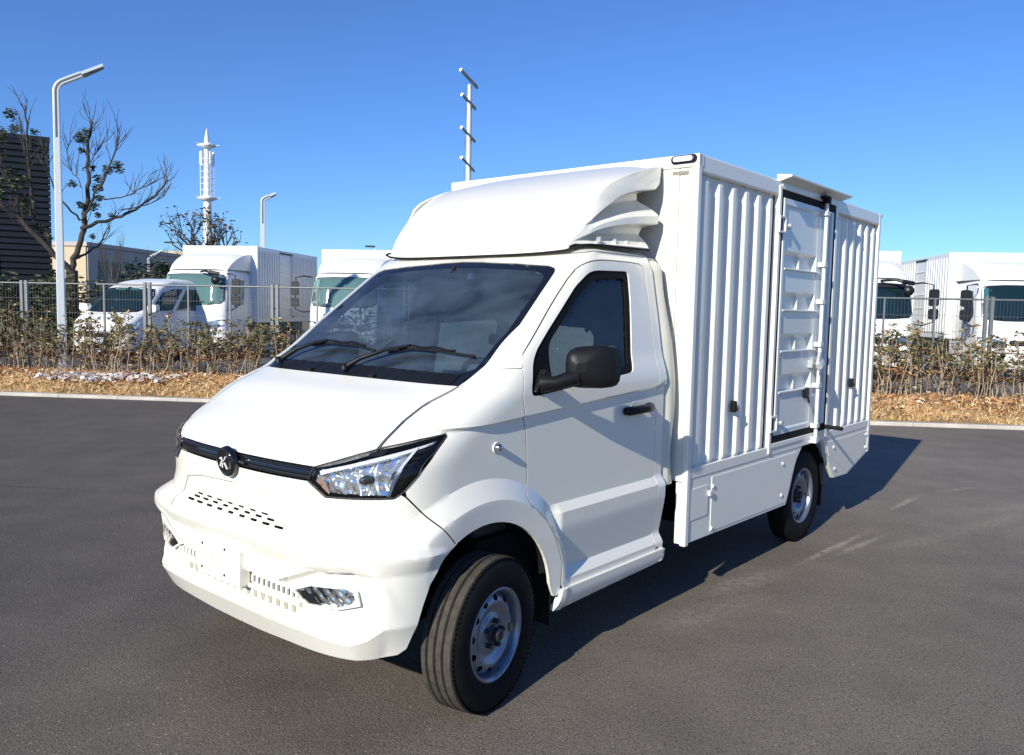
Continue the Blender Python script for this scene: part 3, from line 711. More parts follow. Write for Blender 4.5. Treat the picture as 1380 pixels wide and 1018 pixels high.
# ------------------------------------------------------------------ wind deflector on the cab roof
cen = np.array([(-.715, 1.796), (-.760, 1.885), (-.835, 1.978), (-.955, 2.078), (-1.12, 2.172), (-1.29, 2.244), (-1.46, 2.300)])
rid = np.array([(.600, -.752, 1.812), (.612, -.812, 1.895), (.625, -.885, 1.978), (.638, -.985, 2.078), (.650, -1.13, 2.168), (.657, -1.29, 2.228), (.662, -1.46, 2.268)])
tt = np.linspace(0, 6, 101)
def cr(A, t):
    """smooth interpolation of rows"""
    i = np.clip(np.floor(t).astype(int), 0, len(A)-2); f = (t-i)[:, None]
    p0, p1, p2, p3 = A[np.clip(i-1, 0, len(A)-1)], A[i], A[i+1], A[np.clip(i+2, 0, len(A)-1)]
    return .5*(2*p1+(p2-p0)*f+(2*p0-5*p1+4*p2-p3)*f*f+(3*p1-p0-3*p2+p3)*f**3)
Cn, Rd = cr(cen, tt), cr(rid, tt)
zr_x = lambda x: np.interp(-x, -Rd[:, 1], Rd[:, 2])
rearx = lambda z: np.interp(z, [1.84, 1.90, 1.97, 2.00, 2.04, 2.075, 2.12, 2.17, 2.22, 2.27], [-1.325, -1.345, -1.405, -1.415, -1.395, -1.350, -1.352, -1.415, -1.435, -1.455])
cs = np.sin(np.linspace(0, PI/2, 27)); rows = []; x0 = -.752
nb = 90
for i in range(len(tt)):
    row = []
    for c_ in cs:                                           # top skin, rounding over at the ridge
        k = c_**5; y = Rd[i, 0]*c_
        row.append((Cn[i, 0]*(1-k)+Rd[i, 1]*k, y, Cn[i, 1]*(1-k)+Rd[i, 2]*k))
    zt_ = Rd[i, 2]; xb = Rd[i, 1]; zb = np.interp(-xb, [.75, .80, .9, 1.46], [1.812, 1.830, 1.835, 1.842])
    for j in range(1, nb+1):
        b = 1-(j/nb); z = zb+(zt_-zb)*b
        x = x0+(xb-x0)*(rearx(z)-x0)/(-1.46-x0)
        y = Rd[i, 0]+(.018*math.sin(min(1, (1-b)*2.2)*PI/2)*min(1, (x0-xb)/.15)) if True else 0
        y = y-.0
        ru = float(sst(.02, .25, x0-.06-x)); rl = float(sst(.0, .18, x0-.03-x))
        def scoop(b, lo, hi):                               # sharp upper edge, long run-out below
            if not lo < b < hi: return 0.
            q = (b-lo)/(hi-lo); return min(1, (1-q)/.10)*min(1, q/.6)**1.3
        y -= .095*ru*scoop(b, .40, .70)+.085*rl*scoop(b, .0, .30)*1.0
        row.append((x, y, z))
    rows.append(row)
G = np.array(rows); G[0, :27, 2] -= .012; G[0, :27, 0] += .006; G[1, :27, 2] -= .006; nr, ncol = G.shape[:2]
mb = MB(); f = [(i*ncol+j, i*ncol+j+1, (i+1)*ncol+j+1, (i+1)*ncol+j) for i in range(nr-1) for j in range(ncol-1)]
mb.add(G.reshape(-1, 3), f, 0, True); G2 = G.reshape(-1, 3)*np.array([1, -1, 1]); mb.add(G2, [q[::-1] for q in f], 0, True)
sp = mb.build('wind_deflector', PAINT, truck)
m_ = sp.modifiers.new('thickness', 'SOLIDIFY'); m_.thickness = .008; m_.offset = -1
bm = bmesh.new(); bm.from_mesh(sp.data); bmesh.ops.remove_doubles(bm, verts=bm.verts, dist=1e-4); bmesh.ops.recalc_face_normals(bm, faces=bm.faces)
for fc in bm.faces: fc.smooth = True
bm.to_mesh(sp.data); bm.free()
fr = [tuple(q) for q in G[0, :27][::-1]]; fr = [(-1*0+q[0]+.000, q[1], q[2]-.002) for q in fr]+[(q[0], -q[1], q[2]-.002) for q in fr[::-1][1:]]
side_ = [(x, .655+.025*min(1, (-.752-x)/.1), np.interp(-x, [.75, .80, .9, 1.46], [1.812, 1.830, 1.835, 1.842])-.006) for x in np.linspace(-1.33, -.77, 24)]
MB().tube(side_+fr+[(q[0], -q[1], q[2]) for q in side_[::-1]], .0055, 6).build('deflector_seal', RUBBER, truck)
for k in range(4):
    x = -.93-k*.13+(.03 if k > 1 else 0)
    for s in (1, -1):
        MB().cbox((x, s*.645, 1.858), (.009, .035, .024)).build('deflector_bracket', ZINC, truck)

# shroud between cab and box
for s in (1, -1):
    zs = np.linspace(.66, 1.80, 30); v = []
    for z in zs:
        y = float(np.interp(z, _G, WW))+.003; bul = .03*math.sin((z-.6)*4)
        v += [(-1.31, y-.03, z), (-1.36, y+.004, z), (-1.415+.015*math.sin(z*9), y+.0+.004*math.sin(z*14), z), (-1.445, y-.03, z)]
    n = len(zs); mb = MB(); mb.add(v, [(i*4+k, i*4+k+1, i*4+k+5, i*4+k+4) for i in range(n-1) for k in range(3)], 0, True)
    if s < 0: mb.mirror()
    o = mb.build('gap_shroud', CREAM, truck)

# ------------------------------------------------------------------ the cargo box
X0, X1, YW, ZB, ZT = -1.478, -4.410, .860, .723, 2.316
box = empty('cargo_box'); box.parent = truck
mb = MB(); mb.box((X0, -.75, .69), (X0-.03, .75, 2.25)); mb.build('front_panel', BOXP, box, bevel=.003)
for s in (1, -1):
    mb = MB(); mb.box((X0-.03, min(s*.752, s*.857), .66), (X0-.004, max(s*.752, s*.857), 2.25)); mb.build('front_side_panel', BOXP, box, bevel=.003)
mb = MB(); mb.box((X0+.004, -.862, 2.252), (X0-.05, .862, ZT)); mb.build('front_top_rail', BOXP, box, bevel=.006)
for s in (1, -1):
    mb = MB(); mb.rbox((X0-.035, s*.845-.017, .33), (X0+.006, s*.845+.017, ZT-.002), .008, axis=2, smooth=False); mb.build('corner_post', BOXP, box)
    mb = MB(); mb.rbox((X1-.002, s*.845-.017, .48), (X1+.045, s*.845+.017, ZT-.002), .008, axis=2); mb.build('corner_post', BOXP, box)
mb = MB(); mb.box((X1, -.85, ZT-.012), (X0, .85, ZT-.002)); mb.build('roof', BOXP, box, bevel=.004)
mb = MB(); mb.box((X1+.01, -.84, .70), (X0-.03, .84, .725)); mb.build('floor', UNDER, box)
mb = MB(); mb.box((X1, -.83, .60), (X1+.02, .83, 2.30)); mb.build('rear_doors', BOXP, box)
mb = MB(); mb.box((X1+.02, -.015, 2.29), (X1-.04, .86, 2.312)); mb.build('rear_gutter', BOXP, box)

def corrugated(xa, xb, za, zb_, n, side, name):
    """pressed sheet: n ribs standing proud between xa (front) and xb (rear), closed by sloping ends"""
    L_ = (xa-xb); p = L_/n; yo, yi = side*.853, side*.822; v = []; f = []
    prof = []                                             # (x, proud?)
    for k in range(n):
        a = xa-k*p
        prof += [(a, 0), (a-.030*p/.16, 0), (a-.050*p/.16, 1), (a-.092*p/.16, 1), (a-.112*p/.16, 0)]
    prof += [(xb, 0)]
    zz = [za, za+.035, zb_-.045, zb_]; m = len(prof)
    for j, z in enumerate(zz):
        for x, o in prof:
            e = o if j in (1, 2) else 0
            v.append((x, yi+(yo-yi)*e, z))
    f = [(j*m+i, j*m+i+1, (j+1)*m+i+1, (j+1)*m+i) for j in range(3) for i in range(m-1)]
    mb = MB(); mb.add(v, f); o = mb.build(name, BOXP, box)
    b = o.modifiers.new('bevel', 'BEVEL'); b.width = .006; b.segments = 2; b.limit_method = 'ANGLE'; b.angle_limit = math.radians(25); return o
for s in (1, -1):
    corrugated(-1.512, -2.47, ZB-.012, 2.235, 6, s, 'corrugated_panel')
    corrugated(-3.46, -4.37, ZB-.012, 2.235, 6, s, 'corrugated_panel')
    if s < 0: corrugated(-2.47, -3.46, ZB, 2.226, 6, s, 'corrugated_panel')
    mb = MB(); yy = sorted((s*.80, s*.859)); 
    mb.rbox((X1+.02, yy[0], 2.226), (X0-.02, yy[1], ZT-.001), .010, axis=0); mb.build('top_rail', BOXP, box)
    mb = MB(); mb.box((X1+.03, yy[0]-.01*s, .675), (X0-.02, yy[1], ZB+.006)); mb.build('bottom_rail', BOXP, box, bevel=.003)
# side door (left)
DX0, DX1, DZ0, DZ1 = -2.500, -3.415, .748, 2.268
mb = MB()
for lo, hi in (((DX1, DZ1-.045), (DX0, DZ1)), ((DX1, DZ0), (DX0, DZ0+.045)), ((DX0-.030, DZ0+.045), (DX0, DZ1-.045)), ((DX1, DZ0+.045), (DX1+.020, DZ1-.045))):
    mb.box((lo[0], .83, lo[1]), (hi[0], .8625, hi[1]))
mb.build('door_gasket', RUBBER, box, bevel=.004)
mb = MB(); mb.box((DX0, .83, DZ0-.06), (DX0+.032, .866, DZ1+.02)); mb.box((DX1-.045, .83, DZ0-.06), (DX1, .866, DZ1+.02)); mb.box((DX1, .83, DZ1), (DX0, .8655, DZ1+.03)); mb.box((DX1, .83, DZ0-.03), (DX0, .8655, DZ0)); mb.build('door_frame', BOXP, box, bevel=.004)
sd_ = empty('side_door', (DX0-.04, .85, DZ0)); sd_.parent = box; sd_.location = (0, 0, 0)
xa, xb = DX0-.031, DX1+.022; xr_ = -3.17
grooves = [(1.06, 1.15), (1.31, 1.40), (1.56, 1.655), (1.81, 1.90)]
zs = [DZ0+.047, DZ0+.075, DZ0+.080]
prof = [(DZ0+.047, .866), (DZ0+.075, .866), (DZ0+.085, .858)]
for a, b in grooves: prof += [(a-.002, .858), (a+.001, .826), (b-.012, .826), (b+.012, .858)]
prof += [(2.175, .858), (2.185, .866), (DZ1-.047, .866)]
def strip(xp, xq, pr, name, m=DOORP):
    mb = MB(); n = len(pr); mb.add([(xp, y, z) for z, y in pr]+[(xq, y, z) for z, y in pr], [(i, i+1, n+i+1, n+i) for i in range(n-1)])
    return mb
pg = [(z, y) for z, y in prof]
mb = MB(); n = len(prof)
xs = [xa-.030, xa-.042, xr_+.075, xr_+.063]
P_ = []
for kx, x in enumerate(xs):
    flat = kx in (0, 3)
    P_ += [(x, .8585 if (flat and .80 < y < .8655 and y < .858) else y, z) for z, y in prof]
mb.add(P_, [(k*n+i, k*n+i+1, (k+1)*n+i+1, (k+1)*n+i) for k in range(3) for i in range(n-1)])
o = mb.build('door_skin', DOORP, sd_); b = o.modifiers.new('bevel', 'BEVEL'); b.width = .004; b.segments = 2; b.angle_limit = math.radians(25)
mb = MB(); mb.box((xa-.0305, .82, DZ0+.047), (xa, .868, DZ1-.047)); mb.build('door_stile', DOORP, sd_, bevel=.004)
mb = MB(); mb.box((xb, .82, DZ0+.047), (xr_+.0635, .8595, DZ1-.047)); mb.build('door_stile', DOORP, sd_, bevel=.003)
for a, b in grooves:
    mb = MB(); mb.box((-2.86, .826, a+.004), (-2.845, .846, b-.012)); mb.build('groove_rib', DOORP, sd_)
    mb = MB(); mb.rbox((xr_+.02, .852, a-.012), (xa-.04, .872, a+.002), .006, axis=0); mb.build('groove_ledge', HARDW, sd_)
mb = MB(); mb.box((-3.345, .858, DZ0+.06), (-3.325, .870, DZ1-.06)); mb.build('door_edge_strip', DOORP, sd_, bevel=.004)
# lock rod with guides, handle and cams
rod = MB().tube([(xr_, .888, .715), (xr_, .888, 2.275)], .0125, 10).build('lock_rod', HARDW, sd_)
for z in (.80, 1.07, 1.34, 1.62, 1.86, 2.19):
    MB().rbox((xr_-.030, .857, z-.014), (xr_+.030, .903, z+.014), .008, axis=2).build('rod_guide', HARDW, rod)
mb = MB(); mb.cbox((xr_, .882, 2.275), (.045, .05, .040)); mb.cbox((xr_+.02, .885, 2.29), (.09, .035, .020)); mb.build('cam_keeper', RUBBER, rod)
mb = MB(); mb.cbox((xr_, .880, .705), (.045, .045, .040)); mb.build('cam_keeper', HARDW, rod)
mb = MB(); mb.tube([(xr_, .90, 1.24), (xr_+.05, .925, 1.215), (xr_+.11, .93, 1.20)], [.017, .018, .022], 10); mb.tube([(xr_+.075, .905, 1.21), (xr_+.075, .915, 1.29)], [.018, .012], 8); mb.cbox((xr_+.08, .872, 1.215), (.075, .03, .05)); mb.build('latch_handle', ZINC, rod)
mb = MB(); mb.rbox((-3.035, .858, .995), (-2.985, .882, 1.062), .012, axis=1); mb.tube([(-3.01, .885, 1.0), (-3.01, .895, .965)], .008, 6); mb.build('paddle_lock', BLACK, sd_)
for z in (2.060, .870):                                   # hinges
    mb = MB(); mb.box((DX0-.045, .866, z-.05), (DX0+.05, .880, z-.038)); mb.box((DX0-.045, .866, z+.038), (DX0+.05, .880, z+.05)); mb.box((DX0+.038, .866, z-.038), (DX0+.05, .881, z+.038)); mb.box((DX0-.045, .866, z-.038), (DX0-.035, .881, z+.038))
    h_ = mb.build('hinge', HARDW, sd_, bevel=.002)
    MB().tube([(DX0-.10, .868, z), (DX0-.10, .892, z)], .018, 10).build('hinge_bolt', ZINC, h_)
    MB().box((DX0-.11, .866, z-.012), (DX0-.045, .874, z+.012)).build('hinge_strap', HARDW, h_)
mb = MB(); mb.tube([(DX1+.01, .865, .770), (DX1+.01, .985, .765)], .014, 8); mb.build('door_stop', RUBBER, box)
# drip canopy above the door
mb = MB(); mb.prism([(.84, 2.305), (.93, 2.330), (.932, 2.342), (.84, 2.352)], -3.52, -2.47, axis=0); mb.build('door_canopy', BOXP, box, bevel=.002)
# locks on the panels, screws, marker lamps
for x, z in ((-1.985, 1.016), (-3.93, 1.043)):
    mb = MB(); mb.rbox((x-.015, .842, z-.032), (x+.015, .870, z+.032), .012, axis=1); mb.tube([(x, .870, z-.012), (x, .880, z-.012)], .010, 8); mb.build('panel_lock', BLACK, box, bevel=.003)
for z, x in ((2.292, .779),):
    mb = MB(); mb.rbox((X0-.01, x-.072, z-.020), (X0+.012, x+.072, z+.020), .019, axis=0, seg=5); m__ = mb.build('marker_lamp', BLACK, box)
    mb = MB(); mb.rbox((X0+.012, x-.054, z-.013), (X0+.026, x+.054, z+.013), .012, axis=0, seg=5); mb.build('lens', CLEARW, m__, bevel=.003)
for s in (1, -1):
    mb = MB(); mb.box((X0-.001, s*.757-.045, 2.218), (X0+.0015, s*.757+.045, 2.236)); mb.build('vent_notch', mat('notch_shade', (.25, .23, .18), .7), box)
# skirts
sk1 = [(X0-.01, .690), (X0-.01, .338), (-2.800, .322)]+[(float(x), float(z)) for x, z in chaikin([(-2.800, .322), (-2.86, .42), (-2.903, .52), (-2.95, .60), (-3.033, .672)], 2, False)[1:]]+[(-3.033, .690)]
sk2 = [(-3.42, .690), (-3.430, .655)]+[(float(x), float(z)) for x, z in chaikin([(-3.430, .655), (-3.49, .56), (-3.53, .50), (-3.659, .372)], 2, False)[1:]]+[(-3.943, .362), (-4.373, .470), (-4.408, .49), (-4.408, .690)]
for s in (1, -1):
    for nm, sk in (('front_skirt', sk1), ('rear_skirt', sk2)):
        mb = MB(); mb.prism(sk, .825, .8555, axis=1)
        if s < 0: mb.mirror()
        k_ = mb.build(nm, BOXP, box, bevel=.004)
        if s > 0 and nm == 'front_skirt':
            pan = [(-1.757, .655), (-1.757, .352), (-2.785, .340)]+[(x+.02, z) for x, z in sk[4:-1] if z < .64]+[(-2.93, .650)]
            MB().prism(pan, .853, .8585, axis=1).build('skirt_panel', BOXP, k_, bevel=.0025)
            mb = MB(); mb.rbox((-1.715, .853, .455), (-1.520, .8590, .618), .010, axis=1); mb.build('filler_flap', BOXP, k_, bevel=.0025)
            MB().rbox((-1.740, .855, .555), (-1.715, .872, .585), .006, axis=1).build('flap_latch', HARDW, k_)
            for x, z in ((-1.77, .60), (-1.77, .37), (-2.71, .60), (-2.71, .40)): MB().lathe([(0, .008), (.010, .007), (.013, 0)], (x, .858, z), axis=1, seg=10).build('screw', HARDW, k_)
        elif s > 0:
            pan = [(x-.012 if i < 6 else x, z) for i, (x, z) in enumerate(sk[2:-4])]; pan = [(-3.50, .650)]+[(x-.03, z+.01) for x, z in sk[3:9]]+[(-3.945, .378), (-4.365, .484), (-4.385, .650)]
            MB().prism(pan, .853, .8580, axis=1).build('skirt_panel', BOXP, k_, bevel=.0025)
            for x, z in ((-3.62, .60), (-3.66, .44), (-4.33, .62), (-4.33, .52)): MB().lathe([(0, .008), (.010, .007), (.013, 0)], (x, .858, z), axis=1, seg=10).build('screw', HARDW, k_)
    mb = MB(); mb.box((X0-.030, .795, .335), (X0, .830, .655))
    if s < 0: mb.mirror()
    mb.build('skirt_front_plate', BOXP, box, bevel=.004)
    mb = MB(); mb.box((-3.60, .60, .17), (-3.59, .80, .52))
    if s < 0: mb.mirror()
    mb.build('mud_flap', RUBBER, box)
    mb = MB(); t = np.radians(np.arange(0, 181, 10)); n = len(t); v = [(-3.20+.36*math.cos(a), .55, .33+.36*math.sin(a)) for a in t]+[(-3.20+.36*math.cos(a), .82, .33+.36*math.sin(a)) for a in t]
    mb.add(v, [(i, i+1, n+i+1, n+i) for i in range(n-1)], 0, True)
    if s < 0: mb.mirror()
    mb.build('wheel_arch_liner', UNDER, box)
mb = MB(); mb.box((-3.0, -.80, .42), (X0-.1, .80, .70)); mb.build('battery_tray', UNDER, box)
mb = MB(); mb.rbox((X1-.006, .80, 1.60), (X1-.03, .85, 1.68), .01, axis=0); mb.build('rear_hinge', RUBBER, box)
# ------------------------------------------------------------------ ground
def yard(s, t, z=0.):
    """s metres along the kerb from its left end, t metres behind it"""
    return (-8.21+.99396*s+.10987*t, 12.99-.10987*s+.99396*t, z)
YR = math.atan2(-.10987, .99396)
def am_asphalt(name, base, marks=True):
    m = bpy.data.materials.new(name); m.use_nodes = True; N, L = m.node_tree.nodes, m.node_tree.links; p = N['Principled BSDF']
    p.inputs['Roughness'].default_value = .82; tc = N.new('ShaderNodeTexCoord'); V = tc.outputs['Object']
    def noise(sc, det=4, vec=V): n = N.new('ShaderNodeTexNoise'); n.inputs['Scale'].default_value = sc; n.inputs['Detail'].default_value = det; L.new(vec, n.inputs['Vector']); return n.outputs['Fac']
    def mr(x, a, b, c, d): r = N.new('ShaderNodeMapRange'); r.inputs[1].default_value, r.inputs[2].default_value, r.inputs[3].default_value, r.inputs[4].default_value = a, b, c, d; L.new(x, r.inputs[0]); return r.outputs[0]
    def math_(op, a, b): q = N.new('ShaderNodeMath'); q.operation = op; (L.new(a, q.inputs[0]) if not isinstance(a, float) else setattr(q.inputs[0], 'default_value', a)); (L.new(b, q.inputs[1]) if not isinstance(b, float) else setattr(q.inputs[1], 'default_value', b)); return q.outputs[0]
    def mix(f, a, b, bl='MIX'):
        q = N.new('ShaderNodeMix'); q.data_type = 'RGBA'; q.blend_type = bl
        (L.new(f, q.inputs[0]) if not isinstance(f, float) else setattr(q.inputs[0], 'default_value', f))
        for i, x in ((6, a), (7, b)): (setattr(q.inputs[i], 'default_value', x) if isinstance(x, tuple) else L.new(x, q.inputs[i]))
        return q.outputs[2]
    big_ = noise(1.3, 4); big = mr(noise(.35, 3), .3, .7, .82, 1.18); mid = mr(noise(2.6, 5), .3, .7, .86, 1.14); fine = mr(noise(110, 3), .3, .7, .55, 1.45)
    f = math_('MULTIPLY', math_('MULTIPLY', big, mid), fine)
    # dust gathers towards the right-hand side of the yard
    sx = N.new('ShaderNodeSeparateXYZ'); L.new(V, sx.inputs[0]); dust = mr(math_('ADD', sx.outputs[0], mr(noise(.5, 4), 0, 1, -2., 2.)), -3.0, 4.0, 0., 1.)
    c = mix(dust, base, (base[0]*1.9, base[1]*1.88, base[2]*1.88, 1)); cc = N.new('ShaderNodeVectorMath'); cc.operation = 'SCALE'; L.new(c, cc.inputs[0]); L.new(f, cc.inputs[3]); c = cc.outputs[0]
    # pale stone chips
    vo = N.new('ShaderNodeTexVoronoi'); vo.inputs['Scale'].default_value = 55; L.new(V, vo.inputs['Vector']); chip = mr(vo.outputs['Distance'], .14, .24, .9, 0.)
    sel = N.new('ShaderNodeSeparateColor'); L.new(vo.outputs['Color'], sel.inputs[0]); chip = math_('MULTIPLY', chip, mr(sel.outputs[0], .90, .91, 0., 1.))
    vo2 = N.new('ShaderNodeTexVoronoi'); vo2.inputs['Scale'].default_value = 95; L.new(V, vo2.inputs['Vector']); sel2 = N.new('ShaderNodeSeparateColor'); L.new(vo2.outputs['Color'], sel2.inputs[0])
    chip2 = math_('MULTIPLY', mr(vo2.outputs['Distance'], .2, .35, .75, 0.), mr(sel2.outputs[1], .90, .93, 0., 1.))
    chip3 = math_('MULTIPLY', mr(vo2.outputs['Distance'], .2, .45, .8, 0.), mr(sel2.outputs[2], .78, .85, 0., 1.))
    c = mix(chip3, c, (base[0]*.35, base[1]*.35, base[2]*.35, 1)); c = mix(chip2, c, (.30, .27, .22, 1)); c = mix(math_('MULTIPLY', chip, mr(big_, .35, .65, .25, 1.)), c, (.40, .36, .29, 1))
    if marks:
        streak = noise(22, 5)
        for (xa, ya, xb, yb, w, a) in ((1.68, 4.79, 2.66, 5.81, .045, .75), (2.0, 5.02, 2.72, 5.70, .05, .6), (2.92, 6.26, 3.63, 7.03, .05, .8), (3.6, 7.0, 4.4, 7.40, .05, .5), (1.36, 4.11, 1.48, 4.06, .012, .8),
                                       (.95, 4.25, 1.75, 4.85, .14, .35), (3.0, 5.6, 4.3, 6.5, .13, .30), (2.3, 5.2, 3.3, 5.75, .12, .25), (.5, 3.7, 1.5, 4.4, .20, .22), (3.4, 6.3, 5.2, 6.9, .16, .25)):
            mp = N.new('ShaderNodeMapping'); mp.vector_type = 'TEXTURE'; ln = math.hypot(xb-xa, yb-ya)
            mp.inputs['Location'].default_value = ((xa+xb)/2, (ya+yb)/2, 0); mp.inputs['Rotation'].default_value = (0, 0, math.atan2(yb-ya, xb-xa)); mp.inputs['Scale'].default_value = (ln/2*1.1, w, 1)
            L.new(V, mp.inputs[0]); g_ = N.new('ShaderNodeTexGradient'); g_.gradient_type = 'QUADRATIC_SPHERE'; L.new(mp.outputs[0], g_.inputs[0])
            k = math_('MULTIPLY', mr(g_.outputs['Fac'], 0., .45, 0., a), mr(streak, .38, .62, .15, 1.)); c = mix(k, c, (.38, .34, .26, 1))
        # a darker laying joint across the yard
        mp = N.new('ShaderNodeMapping'); mp.vector_type = 'TEXTURE'; mp.inputs['Location'].default_value = (-5.5, 6.75, 0); mp.inputs['Rotation'].default_value = (0, 0, -.12); mp.inputs['Scale'].default_value = (3.6, .05, 1)
        L.new(V, mp.inputs[0]); g_ = N.new('ShaderNodeTexGradient'); g_.gradient_type = 'QUADRATIC_SPHERE'; L.new(mp.outputs[0], g_.inputs[0]); c = mix(math_('MULTIPLY', mr(g_.outputs['Fac'], 0., .4, 0., .7), mr(streak, .35, .6, .1, 1.)), c, (.016, .015, .014, 1))
    L.new(c, p.inputs['Base Color'])
    b = N.new('ShaderNodeBump'); b.inputs['Strength'].default_value = .75; b.inputs['Distance'].default_value = .005; L.new(math_('ADD', noise(120, 3), math_('MULTIPLY', noise(30, 3), 0.6)), b.inputs['Height']); L.new(b.outputs[0], p.inputs['Normal'])
    return m
ASPH = am_asphalt('asphalt', (.092, .079, .063, 1))
ASPH2 = mat('yard_concrete', (.10, .098, .09), .85, var=.2, vscale=.5)
SOIL = mat('verge_soil', (.50, .32, .14), .95, var=.45, vscale=1.6, bump=1., bscale=18)
FARG = mat('far_ground', (.13, .11, .06), .95, var=.3, vscale=.2)
KERB = mat('kerb_concrete', (.46, .43, .38), .85, var=.18, vscale=3, bump=.3, bscale=50)
def quad(name, P, m, kind='structure', nx=1):
    me = bpy.data.meshes.new(name); me.from_pydata([tuple(p) for p in P], [], [tuple(range(len(P)))]); me.materials.append(m)
    return tag(link(name, me), kind=kind)
gs = 900
quad('ground', [(-gs, -gs, -.02), (gs, -gs, -.02), (gs, gs, -.02), (-gs, gs, -.02)], FARG)
quad('asphalt_yard', [yard(-60, -60), yard(80, -60), yard(80, 0.0), yard(-60, 0.0)], ASPH)
quad('truck_lot', [yard(-60, 3.6, .09), yard(90, 3.6, .09), yard(90, 34, .09), yard(-60, 34, .09)], ASPH2)
# kerb stones
kb = MB(); kb.rbox((0, 0, -.05), (.992, .135, .052), .010, axis=0); kme = kb.mesh('kerb_stone', KERB)
kr = empty('kerb', yard(-14, 0), YR); tag(kr, kind='structure')
for k in range(44):
    o = link('kerb_stone', kme, kr); o.location = (k*1.0, random.uniform(-.004, .004), random.uniform(-.003, .003))
# verge: a low bank of soil
nx, ny = 260, 26; v = []
for j in range(ny+1):
    for i in range(nx+1):
        s_ = -20+i*60/nx; t_ = .115+j*3.6/ny
        h = .045+.17*float(sst(.0, 1.8, t_)) + (j > 0)*.018*math.sin(s_*1.7+t_*2)+.012*math.sin(s_*5.1+t_*7)+rng.normal(0, .008)*(j > 0)
        v.append(yard(s_, t_, h))
me = bpy.data.meshes.new('verge'); me.from_pydata(v, [], [(j*(nx+1)+i, j*(nx+1)+i+1, (j+1)*(nx+1)+i+1, (j+1)*(nx+1)+i) for j in range(ny) for i in range(nx)]); me.materials.append(SOIL)
for p in me.polygons: p.use_smooth = True
tag(link('verge', me), kind='structure')
# dry grass and fallen leaves on the verge
def scatter(name, n, sfun, mats, label, kind='stuff', cat=None):
    V_, F_, Mi = [], [], []
    for k in range(n):
        vs, mi = sfun(k); n0 = len(V_); V_ += vs; F_.append(tuple(range(n0, n0+len(vs)))); Mi.append(mi)
    me = bpy.data.meshes.new(name); me.from_pydata(V_, [], F_)
    for m in mats: me.materials.append(m)
    me.polygons.foreach_set('material_index', Mi); return tag(link(name, me), label, cat, kind=kind)
GR = [mat('straw_grass', (.62, .42, .18), .9), mat('straw_pale', (.74, .56, .29), .9), mat('dry_brown', (.24, .13, .05), .9)]
def gfun(k):
    s_ = random.uniform(-18, 38); t_ = random.uniform(.13, 2.2); x, y, _ = yard(s_, t_); h0 = .05+.16*float(sst(0, 1.8, t_)); a = random.uniform(0, 2*PI); l = random.uniform(.05, .13); lean = random.uniform(.6, 1.4)
    w = random.uniform(.006, .013); dx, dy = math.cos(a), math.sin(a)
    return [(x-dy*w, y+dx*w, h0), (x+dy*w, y-dx*w, h0), (x+dx*l*lean*.8, y+dy*l*lean*.8, h0+l*(1.25-lean*.6))], random.choice((0, 0, 1, 2))
scatter('dry_grass', 60000, gfun, GR, 'short dry straw-coloured grass behind the kerb')
LV = [mat('dead_leaf_rust', (.42, .18, .08), .8), mat('dead_leaf_tan', (.62, .40, .22), .8), mat('dead_leaf_dark', (.12, .06, .03), .8), mat('dead_leaf_pale', (.72, .56, .42), .8)]
def lfun(k):
    s_ = random.uniform(-18, 38); t_ = min(2.6, abs(random.gauss(1.45, .55))+.15); x, y, _ = yard(s_, t_); h0 = .065+.16*float(sst(0, 1.8, t_))+random.uniform(0, .05); l = random.uniform(.02, .05)
    M_ = Matrix.Rotation(random.uniform(0, 6.3), 3, 'Z') @ Matrix.Rotation(random.uniform(-.9, .9), 3, 'X') @ Matrix.Rotation(random.uniform(-.7, .7), 3, 'Y')
    return [tuple(Vector((x, y, h0))+M_ @ Vector(q)) for q in ((-l, 0, 0), (-.2*l, -.5*l, .2*l), (l, 0, 0), (0, .55*l, .15*l))], random.choice((0, 0, 1, 1, 2, 3))
scatter('fallen_leaves', 22000, lfun, LV, 'brown fallen leaves lying along the foot of the hedge')
RB = [mat('rubble_white', (.60, .56, .52), .9, var=.2), mat('rubble_grey', (.32, .29, .27), .9, var=.3), mat('rubble_pink', (.50, .38, .34), .9)]
mb = MB()
for k in range(170):
    s_ = 1.05+random.gauss(0, .62); t_ = random.gauss(1.35, .22); x, y, _ = yard(s_, t_); r = random.uniform(.018, .055)
    M_ = Matrix.Translation((x, y, .13+.12*float(sst(0, 1.8, t_))+r*.5*random.random())) @ Matrix.Rotation(random.uniform(0, 6), 4, 'Z') @ Matrix.Rotation(random.uniform(-.6, .6), 4, 'X')
    bx_ = [(a*r*random.uniform(.6, 1.5), b*r*random.uniform(.4, 1.1), c*r*random.uniform(.25, .7)) for a in (-1, 1) for b in (-1, 1) for c in (-1, 1)]
    mb.add([tuple(M_ @ Vector(q)) for q in bx_], [(0, 1, 3, 2), (4, 6, 7, 5), (0, 4, 5, 1), (2, 3, 7, 6), (0, 2, 6, 4), (1, 5, 7, 3)], random.choice((0, 0, 1, 1, 2)))
tag(mb.build('rubble', RB), 'small heap of pale broken stones on the verge at the left', None, kind='stuff')

